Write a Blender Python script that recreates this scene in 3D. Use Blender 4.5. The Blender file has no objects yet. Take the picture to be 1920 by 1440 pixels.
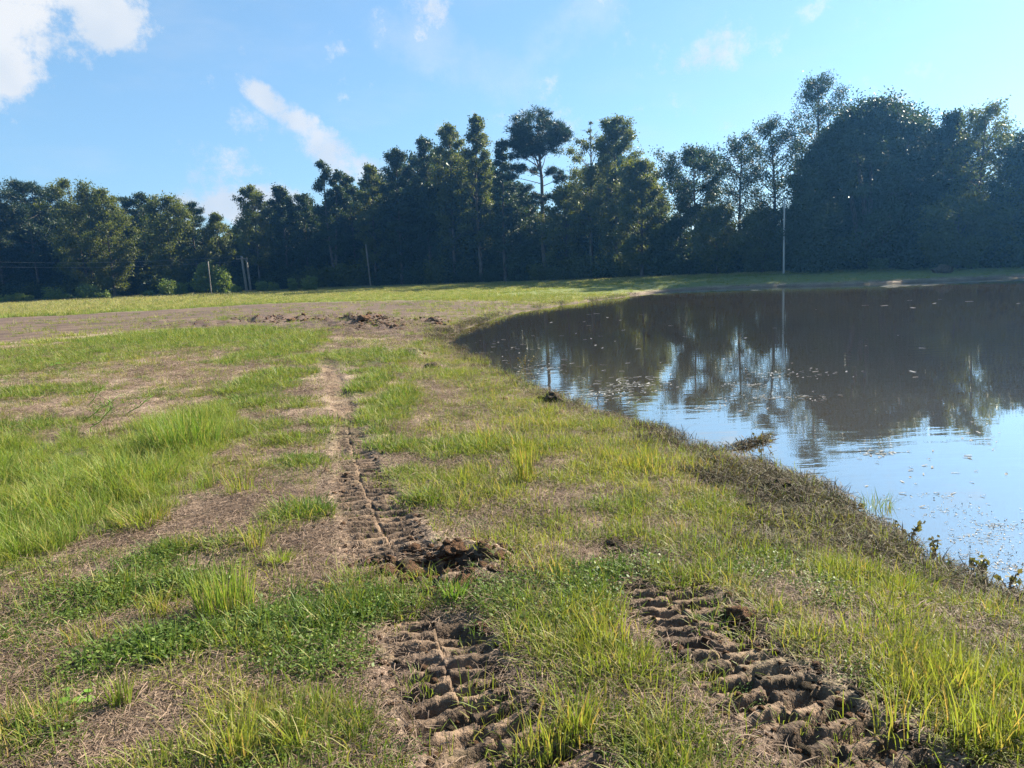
import bpy, math, random
import numpy as np
from mathutils import Matrix, Vector
R = math.radians
scene = bpy.context.scene
col = scene.collection

# ------------------------------------------------------------------ camera
F = 1400.0                      # focal length in photo pixels (1920 wide)
PITCH, ROLL, EYE = 8.77, 2.6, 1.65
cam_d = bpy.data.cameras.new('camera')
cam_d.sensor_width = 36.0
cam_d.lens = F / 1920 * 36.0
cam_d.clip_end = 5000
cam_d.clip_start = 0.05
cam = bpy.data.objects.new('camera', cam_d)
col.objects.link(cam)
CM = Matrix.Rotation(R(90 - PITCH), 4, 'X') @ Matrix.Rotation(R(-ROLL), 4, 'Z')
cam.matrix_world = Matrix.Translation((0, 0, EYE)) @ CM
scene.camera = cam
C3 = np.array(CM.to_3x3())

# ------------------------------------------------------------------ light
SUN_AZ, SUN_EL = 55.0, 32.0     # degrees right of straight ahead (+Y), above horizon
sun_dir = Vector((math.sin(R(SUN_AZ)) * math.cos(R(SUN_EL)), math.cos(R(SUN_AZ)) * math.cos(R(SUN_EL)), math.sin(R(SUN_EL))))
sl = bpy.data.lights.new('sun', 'SUN')
sl.energy = 5.0
sl.angle = R(0.53)
sl.color = (1.0, 0.915, 0.73)
so = bpy.data.objects.new('sun', sl)
so.rotation_euler = (-sun_dir).to_track_quat('-Z', 'Y').to_euler()
so.location = (30, 20, 40)
col.objects.link(so)

SKY_STRENGTH = 0.049
scene.view_settings.view_transform = 'Standard'
scene.view_settings.look = 'None'
scene.view_settings.gamma = 1
scene.view_settings.exposure = 1.97
scene.view_settings.use_curve_mapping = False
scene.cycles.use_denoising = True
scene.cycles.denoising_prefilter = 'NONE'
scene.cycles.max_bounces = 5
scene.cycles.diffuse_bounces = 3
scene.cycles.glossy_bounces = 3
scene.cycles.use_adaptive_sampling = True
scene.cycles.adaptive_threshold = 0.02
scene.cycles.transparent_max_bounces = 8
scene.cycles.transmission_bounces = 6
scene.cycles.caustics_reflective = False
scene.cycles.caustics_refractive = False


def ray(px, py):
    d = C3 @ np.array([(px - 960) / F, -(py - 720) / F, -1.0])
    return d / np.linalg.norm(d)


def at(px, py, z=0.0):
    d = ray(px, py)
    k = (z - EYE) / d[2]
    return np.array([d[0] * k, d[1] * k, z])


def at_dist(px, py, D):
    """point on the sight line of a photo pixel at horizontal distance D"""
    d = ray(px, py)
    k = D / math.hypot(d[0], d[1])
    return np.array([d[0] * k, d[1] * k, EYE + d[2] * k])


# ------------------------------------------------------------------ node helpers
def new_mat(name):
    m = bpy.data.materials.new(name)
    m.use_nodes = True
    nt = m.node_tree
    nt.nodes.clear()
    return m, nt


class NT:
    def __init__(s, nt):
        s.nt = nt

    def n(s, t, **kw):
        nd = s.nt.nodes.new(t)
        for k, v in kw.items():
            setattr(nd, k, v)
        return nd

    def set(s, sock, v):
        if isinstance(v, bpy.types.NodeSocket):
            s.nt.links.new(v, sock)
        else:
            sock.default_value = v

    def math(s, op, a, b=0.0, c=None, clamp=False):
        nd = s.n('ShaderNodeMath', operation=op, use_clamp=clamp)
        s.set(nd.inputs[0], a)
        s.set(nd.inputs[1], b)
        if c is not None:
            s.set(nd.inputs[2], c)
        return nd.outputs[0]

    def vmath(s, op, a, b):
        nd = s.n('ShaderNodeVectorMath', operation=op)
        s.set(nd.inputs[0], a)
        s.set(nd.inputs[1], b)
        return nd.outputs['Value'] if op == 'DOT_PRODUCT' else nd.outputs[0]

    def mix(s, f, a, b, blend='MIX'):
        nd = s.n('ShaderNodeMix', data_type='RGBA', blend_type=blend)
        s.set(nd.inputs[0], f)
        for k, v in ((6, a), (7, b)):
            if isinstance(v, tuple) and len(v) == 3:
                v = v + (1.0,)
            s.set(nd.inputs[k], v)
        return nd.outputs[2]

    def noise(s, vec, scale, detail=4, rough=0.55, dist=0.0):
        nd = s.n('ShaderNodeTexNoise')
        if vec is not None:
            s.set(nd.inputs['Vector'], vec)
        nd.inputs['Scale'].default_value = scale
        nd.inputs['Detail'].default_value = detail
        nd.inputs['Roughness'].default_value = rough
        nd.inputs['Distortion'].default_value = dist
        return nd.outputs['Fac']

    def maprange(s, v, a, b, c=0.0, d=1.0, smooth=True):
        nd = s.n('ShaderNodeMapRange', interpolation_type='SMOOTHSTEP' if smooth else 'LINEAR')
        s.set(nd.inputs[0], v)
        for i, x in enumerate((a, b, c, d)):
            nd.inputs[i + 1].default_value = x
        return nd.outputs[0]

    def mapping(s, vec, scale=(1, 1, 1), rot=(0, 0, 0), loc=(0, 0, 0)):
        nd = s.n('ShaderNodeMapping')
        s.set(nd.inputs[0], vec)
        nd.inputs[1].default_value = loc
        nd.inputs[2].default_value = rot
        nd.inputs[3].default_value = scale
        return nd.outputs[0]


# ------------------------------------------------------------------ world: sky and clouds
world = bpy.data.worlds.new('World')
scene.world = world
world.use_nodes = True
wnt = world.node_tree
wnt.nodes.clear()
w = NT(wnt)
sky = w.n('ShaderNodeTexSky', sky_type='NISHITA')
sky.sun_disc = False
sky.sun_elevation = R(SUN_EL)
sky.sun_rotation = R(SUN_AZ)
sky.altitude = 50
sky.air_density = 1.0
sky.dust_density = 0.5
sky.ozone_density = 3.0
tc = w.n('ShaderNodeTexCoord')
dvec = tc.outputs['Generated']
skycol = sky.outputs[0]
skycol = w.mix(1.0, skycol, (0.80, 0.95, 1.05), 'MULTIPLY')

skycol = w.mix(0.38, skycol, (1.95, 3.5, 4.75))
n_big = w.noise(dvec, 10.0, 7, 0.68)


def blob(px, py, rx, ry, rot=0.0):
    """soft elliptical bump around a direction; rx, ry in photo pixels (as angles)"""
    c = ray(px, py)
    rt = np.cross(c, [0, 0, 1.0]); rt /= np.linalg.norm(rt)
    up = np.cross(rt, c)
    a = R(rot)
    t1 = math.cos(a) * rt + math.sin(a) * up
    t2 = -math.sin(a) * rt + math.cos(a) * up
    m3 = Matrix((t1, t2, np.cross(t1, t2))).transposed()
    nd = w.n('ShaderNodeMapping', vector_type='TEXTURE')
    w.set(nd.inputs[0], dvec)
    nd.inputs[1].default_value = tuple(c)
    nd.inputs[2].default_value = m3.to_euler()
    nd.inputs[3].default_value = (rx / F, ry / F, .35)
    q = w.vmath('DOT_PRODUCT', nd.outputs[0], nd.outputs[0])
    return w.math('MULTIPLY_ADD', q, -0.45, 1.0, clamp=True)


def union(lst):
    s = lst[0]
    for b in lst[1:]:
        s = w.math('MAXIMUM', s, b)
    return s


cum = union([blob(10, 60, 95, 80, 0), blob(28, 125, 66, 52, 20), blob(210, 32, 82, 50, -25), blob(110, -50, 170, 62), blob(-150, 20, 160, 140)])
mid = union([blob(500, 185, 52, 17, -38), blob(580, 238, 46, 20, -40), blob(622, 285, 52, 32, -30), blob(660, 318, 56, 26), blob(490, 385, 110, 26)])
wisp = union([blob(860, 110, 150, 55, -20), blob(1070, 45, 100, 55, 35)])
nz = w.math('MULTIPLY_ADD', n_big, 3.0, -1.5)
c1 = w.math('MULTIPLY', w.maprange(w.math('ADD', cum, nz), 0.36, 0.86), 0.95)
c2 = w.math('MULTIPLY', w.maprange(w.math('MULTIPLY_ADD', nz, 1.5, mid), 0.18, 1.05), 0.92)
cirv = w.mapping(dvec, scale=(3.0, 3.0, 9.0), rot=(0.2, 0.35, 0.3))
cir = w.noise(cirv, 1.6, 4, 0.6)
c3 = w.math('MULTIPLY', w.maprange(w.math('ADD', wisp, w.math('MULTIPLY', nz, 0.8)), 0.35, 1.2), 0.26)
c4 = w.math('MULTIPLY', w.maprange(cir, 0.46, 0.78), 0.14)
cl = w.math('MAXIMUM', w.math('MAXIMUM', c1, c2), w.math('ADD', c3, c4), clamp=True)
shade = w.maprange(w.noise(w.mapping(dvec, loc=(0.03, 0.02, -0.03)), 12.0, 2, 0.5), 0.36, 0.66)
cloud_col = w.mix(shade, (3.8, 4.25, 4.75), (4.9, 5.0, 5.1))
final = w.mix(cl, skycol, cloud_col)
bg = w.n('ShaderNodeBackground')
w.set(bg.inputs[0], final)
bg.inputs[1].default_value = SKY_STRENGTH
wo = w.n('ShaderNodeOutputWorld')
wnt.links.new(bg.outputs[0], wo.inputs[0])

# ------------------------------------------------------------------ numpy noise
rng = np.random.default_rng(7)
_perm = np.random.default_rng(99).permutation(4096)


def _hash(ix, iy, seed):
    return _perm[(ix * 1 + _perm[(iy + seed * 131) % 4096]) % 4096]


def perlin(x, y, seed=0):
    x = np.asarray(x, float); y = np.asarray(y, float)
    ix = np.floor(x).astype(int); iy = np.floor(y).astype(int)
    fx = x - ix; fy = y - iy
    u = fx * fx * fx * (fx * (fx * 6 - 15) + 10); v = fy * fy * fy * (fy * (fy * 6 - 15) + 10)

    def g(i, j, dx, dy):
        a = _hash(i, j, seed) * (2 * math.pi / 4096)
        return np.cos(a) * dx + np.sin(a) * dy
    n00 = g(ix, iy, fx, fy); n10 = g(ix + 1, iy, fx - 1, fy)
    n01 = g(ix, iy + 1, fx, fy - 1); n11 = g(ix + 1, iy + 1, fx - 1, fy - 1)
    return ((n00 * (1 - u) + n10 * u) * (1 - v) + (n01 * (1 - u) + n11 * u) * v) * 1.5


def fbm(x, y, octv=4, seed=0):
    s = 0; a = 1.0; t = 0
    for i in range(octv):
        s = s + a * perlin(np.asarray(x) * 2 ** i + 17.3 * i, np.asarray(y) * 2 ** i - 9.1 * i, seed + i)
        t += a; a *= 0.55
    return s / t


def sstep(a, b, x):
    t = np.clip((x - a) / (b - a), 0, 1)
    return t * t * (3 - 2 * t)


def seg_dist(x, y, poly, closed=True):
    """distance to a polyline, arc length, signed side offset"""
    x = np.asarray(x, float); y = np.asarray(y, float)
    best = np.full(x.shape, 1e9); arc = np.zeros(x.shape); side = np.zeros(x.shape)
    n = len(poly); acc = 0.0
    for i in range(n if closed else n - 1):
        ax, ay = poly[i][0], poly[i][1]; bx, by = poly[(i + 1) % n][0], poly[(i + 1) % n][1]
        ex, ey = bx - ax, by - ay; L = math.hypot(ex, ey) + 1e-9
        t = np.clip(((x - ax) * ex + (y - ay) * ey) / L ** 2, 0, 1)
        dx = x - ax - t * ex; dy = y - ay - t * ey
        d = dx * dx + dy * dy
        m = d < best
        best = np.where(m, d, best); arc = np.where(m, acc + t * L, arc)
        side = np.where(m, np.sign(ex * dy - ey * dx), side)
        acc += L
    return np.sqrt(best), arc, side


def inside(x, y, poly):
    x = np.asarray(x, float); y = np.asarray(y, float)
    c = np.zeros(x.shape, bool); n = len(poly)
    for i in range(n):
        ax, ay = poly[i][0], poly[i][1]; bx, by = poly[(i + 1) % n][0], poly[(i + 1) % n][1]
        if ay == by:
            continue
        m = ((ay > y) != (by > y)) & (x < (bx - ax) * (y - ay) / (by - ay) + ax)
        c ^= m
    return c


def chaikin(pts, k=2, closed=True):
    pts = [np.array(p[:2], float) for p in pts]
    for _ in range(k):
        out = []
        n = len(pts)
        if not closed:
            out.append(pts[0])
        for i in range(n if closed else n - 1):
            a, b = pts[i], pts[(i + 1) % n]
            out += [a * .75 + b * .25, a * .25 + b * .75]
        if not closed:
            out.append(pts[-1])
        pts = out
    return pts


# ------------------------------------------------------------------ terrain shape
WATER = -0.27
shore_px = [(1920, 1088), (1840, 1058), (1745, 1022), (1660, 985), (1630, 955), (1560, 893), (1500, 868), (1440, 850), (1385, 838), (1330, 818), (1260, 795),
            (1190, 775), (1090, 745), (1030, 725), (980, 705), (930, 685), (870, 662), (836, 648), (826, 637), (838, 625), (868, 616), (905, 606), (935, 594),
            (1000, 580), (1100, 566), (1200, 553), (1290, 544), (1400, 539), (1520, 537), (1640, 533), (1760, 528), (1860, 523), (1920, 521)]
shore = [at(px, py + (float(np.interp(py, [660, 720, 850, 960, 1090], [3, 18, 32, 45, 62])) if i < 17 else 0), WATER)[:2] for i, (px, py) in enumerate(shore_px)]
q0, q1 = shore[0], shore[-1]
shore += [np.array(p) for p in ((47, 42), (60, 34), (64, 22), (56, 10), (42, 3), (26, 0.5), (14, 1.4), (8.2, 2.9))]
shore = chaikin(shore, 2)


def shore_sd(x, y):
    """signed distance to the waterline, positive on land, wobbling like a real edge"""
    d, _, _ = seg_dist(x, y, shore)
    sd = np.where(inside(x, y, shore), -d, d)
    rr = np.hypot(x, y)
    return sd + fbm(x * 1.3, y * 1.3, 3, 5) * np.clip(0.16 + rr * 0.010, 0, 0.6) + fbm(x * 5.5, y * 5.5, 2, 8) * .07


left_px = [(590, 610), (603, 650), (625, 705), (645, 765), (658, 830), (672, 890), (700, 960), (722, 1015), (765, 1080), (800, 1145), (826, 1220), (850, 1300),
           (905, 1380), (965, 1440), (1030, 1510)]
right_px = [(1215, 1085), (1275, 1140), (1310, 1180), (1352, 1230), (1410, 1285), (1480, 1340), (1570, 1395), (1670, 1450), (1800, 1530)]
track_l = chaikin([at(*p)[:2] for p in left_px], 2, False)
track_r = chaikin([at(*p)[:2] for p in right_px], 2, False)
hole = at(838, 1062)[:2]


def track_disp(x, y, path, width, fade):
    m = (x > min(p[0] for p in path) - .6) & (x < max(p[0] for p in path) + .6) & (y < max(p[1] for p in path) + .6)
    z = np.zeros(x.shape); s_ = np.zeros(x.shape); sw = np.zeros(x.shape)
    if not m.any():
        return z, s_, sw
    xx, yy = x[m], y[m]
    wob = fbm(xx * 2.1, yy * 2.1, 2, 33) * 0.03
    d, arc, side = seg_dist(xx, yy, path, False)
    l = d * side + wob
    half = width / 2 * (1 - .36 * sstep(4.6, 7.5, yy))
    win = 1 - sstep(half - 0.05, half + 0.05, np.abs(l))
    amt = fade(arc, yy) * np.clip(.95 + .8 * fbm(xx * 2.2, yy * 2.2, 3, 21), 0.55, 1.15)
    p = 0.112
    ph = arc / p + np.where(l > 0, 0.5, 0.0) + fbm(xx * 3, yy * 3, 2, 40) * 0.16
    fr = np.abs((ph % 1.0) - 0.5) * 2
    ridge = sstep(0.36, 0.70, fr)
    mid = np.exp(-(l / 0.05) ** 2)
    berm = np.exp(-((np.abs(l) - half - 0.05) / 0.06) ** 2)
    rough = fbm(xx * 16, yy * 16, 3, 50)
    zz = amt * (win * (-0.055 + 0.054 * ridge * (0.96 + 0.14 * rough) + 0.003 * mid) + berm * 0.012 * (0.6 + rough))
    zz += amt * win * rough * 0.005
    z[m] = zz; s_[m] = np.clip(amt * (win + 0.4 * berm), 0, 1)
    sw[m] = np.clip(amt * 1.5 * (1 - sstep(half, half + .17, np.abs(l))), 0, 1)
    return z, s_, sw


def fade_l(arc, y):
    a = (1.0 - .25 * sstep(5.5, 7, y)) * (1 - sstep(12, 20, y))
    gap = sstep(3.3, 3.5, y) * (1 - sstep(3.95, 4.1, y))
    return a * (1 - 0.85 * gap)


def fade_r(arc, y):
    return (1 - sstep(3.45, 3.95, y)) * 1.0


def base_height(x, y):
    sd = shore_sd(x, y)
    rr = np.hypot(x, y)
    far = sstep(28, 45, y)
    sc = 2.4 + 1.6 * far - 1.3 * (1 - sstep(3, 7, rr))
    land = WATER + (-WATER + 0.05 * far + 0.27 * far * sstep(4, 20, x)) * (1 - np.exp(-np.maximum(sd, 0) / sc)) + 0.045 * sstep(0, .16, sd) * (1 - .5 * far)
    pond = WATER + 0.22 * np.maximum(np.minimum(sd, 0), -5)
    z = np.where(sd > 0, land, pond)
    return z, sd, rr


def height(x, y, full=False):
    x = np.asarray(x, float); y = np.asarray(y, float)
    z, sd, rr = base_height(x, y)
    on = sstep(-0.1, 0.5, sd)
    z = z + on * sstep(0, 2.5, sd) * (fbm(x * 0.35, y * 0.35, 3, 1) * 0.05 + fbm(x * 1.6, y * 1.6, 3, 2) * 0.030)
    near = 1 - sstep(14, 30, rr)
    z = z + near * sstep(-.15, .3, sd) * (fbm(x * 7, y * 7, 4, 3) * 0.020 + fbm(x * 26, y * 26, 2, 4) * 0.007)
    # scraped ridges and spoil in the middle distance
    for px, py, rx, ry, hh in ((540, 603, 3.2, .35, .16), (640, 606, 1.9, .4, .13), (690, 607, 1.1, .6, .22), (740, 612, 1.0, .6, .14), (815, 601, .8, .5, .18), (480, 604, 1.5, .3, .1),
                               (360, 613, 1.2, .25, .1), (780, 655, .6, .3, .08), (650, 620, .9, .35, .1)):
        c = at(px, py)
        g = np.exp(-((x - c[0]) / rx) ** 2 - ((y - c[1]) / (ry * 2.0)) ** 2)
        z = z + g * hh * (1.0 + 1.6 * fbm(x * 2.2, y * 2.2, 3, 60))
    zl, s1, w1 = track_disp(x, y, track_l, 0.46, fade_l)
    zr, s2, w2 = track_disp(x, y, track_r, 0.50, fade_r)
    hd = np.hypot((x - hole[0]) / 1.25, y - hole[1])
    hz = -0.13 * (1 - sstep(0.03, 0.2, hd)) + 0.055 * np.exp(-((hd - 0.25) / 0.07) ** 2) * (x > hole[0] - .02)
    pits = np.zeros_like(x)
    for px, py, rr_, dp in ((1150, 1030, .13, .07), (1190, 1040, .09, .06), (1405, 957, .15, .08), (1450, 962, .1, .06), (1330, 880, .2, .05), (1460, 905, .3, .05),
                            (1390, 1175, .1, .05), (1120, 985, .1, .03), (1000, 1000, .25, .03), (870, 1190, .12, .05)):
        c = at(px, py)
        pits += -dp * np.exp(-((x - c[0]) ** 2 + (y - c[1]) ** 2) / rr_ ** 2)
    z = z + zl + zr + hz + pits
    if full:
        soil = np.clip(np.maximum(s1, s2) + (1 - sstep(0.15, 0.36, hd)) + np.clip(-pits * 14, 0, 1), 0, 1)
        soilw = np.clip(np.maximum(w1, w2) + (1 - sstep(0.2, 0.42, hd)) + np.clip(-pits * 10, 0, 1), 0, 1)
        return z, sd, soil, soilw
    return z


def H(x, y):
    return float(height(np.array([x]), np.array([y]))[0])


def ground(px, py):
    z = 0.0
    for _ in range(6):
        p = at(px, py, z)
        z = 0.5 * z + 0.5 * H(p[0], p[1])
    p[2] = H(p[0], p[1])
    return p


# ------------------------------------------------------------------ ground cover masks (in metres on the ground)
def ell(lst):
    out = []
    for cx, cy, rx, ry, s in lst:
        c = at(cx, cy); e = at(cx + rx, cy); t = at(cx, cy - ry); b = at(cx, cy + ry)
        out.append((c[0], (t[1] + b[1]) / 2, abs(e[0] - c[0]), abs(t[1] - b[1]) / 2, s))
    return out


TALL = ell([(330, 812, 110, 34, 1), (250, 865, 160, 50, 1), (150, 930, 190, 70, 1), (50, 1000, 150, 80, 1), (10, 1050, 90, 50, 1), (-60, 900, 160, 70, 1), (360, 790, 50, 22, 1), (260, 970, 60, 30, .7)])
SHORT = ell([(60, 745, 90, 13, .9), (80, 805, 100, 14, .9), (715, 770, 50, 55, 1), (680, 722, 36, 22, 1), (760, 835, 70, 14, 1), (900, 832, 180, 18, 1), (500, 662, 60, 26, 1),
             (490, 722, 62, 32, 1), (350, 634, 170, 13, 1), (620, 792, 60, 9, .8), (570, 822, 80, 10, .8), (755, 900, 65, 26, 1), (785, 950, 52, 16, 1), (580, 968, 60, 17, .9),
             (1150, 941, 62, 13, 1), (650, 668, 110, 16, .9), (230, 655, 160, 20, .6), (40, 690, 140, 22, .6), (470, 815, 70, 22, .7), (640, 860, 40, 12, .5), (500, 755, 90, 12, .7),
             (460, 640, 120, 14, .8), (120, 660, 140, 10, .5), (720, 690, 70, 10, .6), (820, 690, 60, 10, .5), (560, 870, 70, 12, .5), (1130, 720, 100, 20, .0)])
MAT = ell([(560, 1185, 165, 62, 1), (210, 1240, 170, 52, 1), (400, 1085, 110, 34, .8), (870, 1175, 60, 42, 1), (700, 1150, 110, 50, .9), (1080, 1115, 130, 40, 1), (230, 1105, 150, 40, .9),
           (790, 1412, 110, 26, .9), (1290, 1085, 190, 42, .7), (1480, 1075, 130, 36, .7), (70, 1165, 130, 50, .8), (320, 1050, 130, 30, .7), (960, 1130, 90, 40, .8), (1380, 1030, 160, 30, .5),
           (100, 1400, 100, 30, .5), (60, 1290, 110, 40, .7), (1050, 1180, 110, 25, .7), (640, 1240, 110, 30, .8), (480, 1440, 90, 20, .5), (1600, 1260, 60, 20, .4)])
YEL = ell([(1800, 1330, 150, 130, .7), (1900, 1210, 70, 90, .7), (990, 812, 105, 40, 1), (1040, 1055, 80, 36, .9), (1690, 1062, 130, 44, .9), (1850, 1115, 120, 36, .9), (1030, 1375, 60, 55, .8),
           (440, 1375, 60, 50, .6), (200, 1180, 170, 60, .5), (1240, 865, 150, 45, .8), (1090, 775, 110, 26, .6), (1110, 1185, 70, 20, .8), (980, 880, 150, 40, .5), (1560, 1220, 120, 50, .35),
           (1000, 720, 120, 36, .5), (890, 680, 70, 22, .5), (1180, 830, 100, 30, .6), (60, 1380, 90, 50, .5), (660, 1360, 60, 40, .35), (1400, 1120, 120, 30, .5), (930, 950, 90, 30, .4),
           (1300, 985, 180, 26, .45), (140, 700, 160, 18, .4), (420, 900, 60, 20, .5)])
BARE = ell([(410, 950, 110, 60, 1), (600, 722, 50, 24, .9), (560, 905, 60, 24, .8), (370, 695, 140, 24, .9), (200, 790, 150, 24, .8), (1000, 930, 110, 14, .8), (520, 1040, 100, 34, .9),
            (385, 1165, 90, 36, 1), (260, 1330, 140, 32, .8), (620, 1400, 90, 30, .5), (1180, 1330, 150, 70, .9), (1480, 1180, 130, 40, .6), (1420, 900, 130, 36, .9), (1460, 990, 90, 24, .7),
            (600, 1000, 60, 24, .8), (840, 720, 80, 18, .7), (1600, 1160, 80, 30, .6), (470, 700, 40, 12, .5), (640, 1320, 70, 24, .6), (900, 780, 70, 14, .5), (700, 860, 20, 60, .5)])
brown_px = [(-500, 622), (-200, 606), (0, 598), (250, 586), (500, 571), (760, 564), (1000, 562), (1060, 563), (960, 580), (880, 604), (845, 618), (800, 640), (720, 632), (620, 630),
            (520, 619), (300, 622), (150, 632), (0, 646), (-200, 662), (-500, 700)]
BROWN = [at(*p)[:2] for p in brown_px]


def patch(x, y, lst, nz):
    out = np.zeros(x.shape)
    for cx, cy, rx, ry, s in lst:
        q = np.sqrt(((x - cx) / rx) ** 2 + ((y - cy) / ry) ** 2)
        out = np.maximum(out, s * (1 - sstep(0.6, 1.25, q + nz)))
    return out


def masks(x, y, sd):
    rr = np.hypot(x, y)
    nz = fbm(x * 1.7, y * 1.7, 4, 70) * 0.75
    nz2 = fbm(x * 0.9 + 40, y * 0.9, 4, 77)
    tall = patch(x, y, TALL, nz * .6); short = patch(x, y, SHORT, nz); mat_ = patch(x, y, MAT, nz) * (1 - .8 * patch(x, y, BARE, nz)) * sstep(-.28, .12, fbm(x * 2.6, y * 2.6, 3, 73)); yel = patch(x, y, YEL, nz); bare = patch(x, y, BARE, nz)
    bd, _, _ = seg_dist(x, y, BROWN)
    bsd = np.where(inside(x, y, BROWN), bd, -bd) + fbm(x * .5, y * .5, 3, 80) * 1.6
    brown = sstep(-0.4, 1.2, bsd)
    meadow = sstep(36, 46, y) * (1 - brown) * sstep(.5, 2.0, sd)
    meadow = np.maximum(meadow, sstep(90, 110, rr) * (sd > 3))
    # beyond the frame: the field carries on as a noisy mix
    side_fill = sstep(0.1, .5, nz2)
    return dict(tall=tall, short=short, mat=mat_, yel=yel, bare=bare, brown=brown, meadow=meadow, nz=nz, nz2=nz2, rr=rr, fill=side_fill, sd=sd)


# ------------------------------------------------------------------ mesh helpers
def mesh_obj(name, verts, faces, mats=None, parent=None, smooth=False, link=True):
    me = bpy.data.meshes.new(name)
    if isinstance(faces, np.ndarray):
        faces = faces.tolist()
    me.from_pydata(verts.tolist() if isinstance(verts, np.ndarray) else verts, [], faces)
    if mats:
        me.materials.append(mats)
    if smooth:
        me.polygons.foreach_set('use_smooth', [True] * len(me.polygons))
    o = bpy.data.objects.new(name, me)
    if link:
        col.objects.link(o)
    if parent:
        o.parent = parent
    return o


def fast_mesh(name, verts, quads=None, tris=None):
    """numpy mesh from quads and tris"""
    me = bpy.data.meshes.new(name)
    nq = 0 if quads is None else len(quads)
    nt_ = 0 if tris is None else len(tris)
    me.vertices.add(len(verts))
    me.vertices.foreach_set('co', np.asarray(verts, np.float32).ravel())
    loops = []
    if nq:
        loops.append(np.asarray(quads, np.int32).ravel())
    if nt_:
        loops.append(np.asarray(tris, np.int32).ravel())
    loops = np.concatenate(loops)
    me.loops.add(len(loops))
    me.loops.foreach_set('vertex_index', loops)
    me.polygons.add(nq + nt_)
    starts = np.concatenate([np.arange(nq) * 4, nq * 4 + np.arange(nt_) * 3]).astype(np.int32)
    me.polygons.foreach_set('loop_start', starts)
    me.update(calc_edges=True)
    return me


def tag(o, label=None, cat=None, group=None, kind=None):
    if label: o['label'] = label
    if cat: o['category'] = cat
    if group: o['group'] = group
    if kind: o['kind'] = kind
    return o


def empty(name, loc, rz=0.0):
    o = bpy.data.objects.new(name, None)
    o.empty_display_size = 0.2
    o.location = loc
    o.rotation_euler = (0, 0, rz)
    col.objects.link(o)
    return o


# ------------------------------------------------------------------ materials
def ground_material():
    m, nt = new_mat('ground_soil_and_thatch')
    g = NT(nt)
    geo = g.n('ShaderNodeNewGeometry')
    pos = geo.outputs['Position']

    def attr(a):
        nd = g.n('ShaderNodeAttribute'); nd.attribute_name = a
        return nd.outputs['Fac']
    fib = g.noise(g.mapping(pos, scale=(60, 22, 30), rot=(0, 0, .5)), 1.0, 3, .6, .6)
    fib2 = g.noise(g.mapping(pos, scale=(22, 70, 30), rot=(0, 0, -.4)), 1.0, 3, .6, .6)
    fine = g.math('MAXIMUM', fib, fib2)
    blot = g.noise(pos, 1.1, 6, .6)
    blot2 = g.noise(pos, 5.0, 5, .65)
    thatch = g.mix(g.maprange(fine, .45, .72), (.095, .062, .048), (.36, .255, .195))
    thatch = g.mix(g.maprange(blot, .42, .62), thatch, g.mix(g.maprange(fine, .45, .72), (.19, .135, .10), (.46, .36, .27)))
    thatch = g.mix(g.math('MULTIPLY', g.maprange(blot2, .5, .66), .5), thatch, (.075, .085, .030))
    soil = g.mix(g.maprange(blot2, .38, .66), (.055, .038, .028), (.19, .130, .090))
    mead = g.mix(g.maprange(blot2, .35, .65), (.085, .12, .03), (.16, .165, .05))
    green = g.mix(g.maprange(fine, .45, .75), (.035, .055, .015), (.095, .13, .03))
    brown = g.mix(g.maprange(g.noise(g.mapping(pos, scale=(.25, 1.6, 1), rot=(0, 0, -.06)), 1.0, 6, .62), .40, .64), (.070, .046, .038), (.130, .090, .072))
    brown = g.mix(g.math('MULTIPLY', g.maprange(blot2, .52, .62), .5), brown, (.14, .115, .055))
    c = g.mix(attr('green'), thatch, green)
    c = g.mix(attr('brown'), c, brown)
    c = g.mix(attr('meadow'), c, mead)
    c = g.mix(attr('soil'), c, soil)
    c = g.mix(attr('shoremud'), c, g.mix(g.maprange(blot2, .4, .65), (.045, .035, .024), (.13, .10, .06)))
    b = g.n('ShaderNodeBsdfPrincipled')
    g.set(b.inputs['Base Color'], c)
    b.inputs['Roughness'].default_value = 0.93
    b.inputs['Specular IOR Level'].default_value = 0.18
    bump = g.n('ShaderNodeBump')
    bump.inputs['Strength'].default_value = 0.9
    bump.inputs['Distance'].default_value = 0.02
    hgt = g.math('ADD', g.math('MULTIPLY', fine, .7), g.math('MULTIPLY', g.noise(pos, 38, 4, .6), .8))
    g.set(bump.inputs['Height'], hgt)
    nt.links.new(bump.outputs[0], b.inputs['Normal'])
    o = g.n('ShaderNodeOutputMaterial')
    nt.links.new(b.outputs[0], o.inputs[0])
    return m


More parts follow.
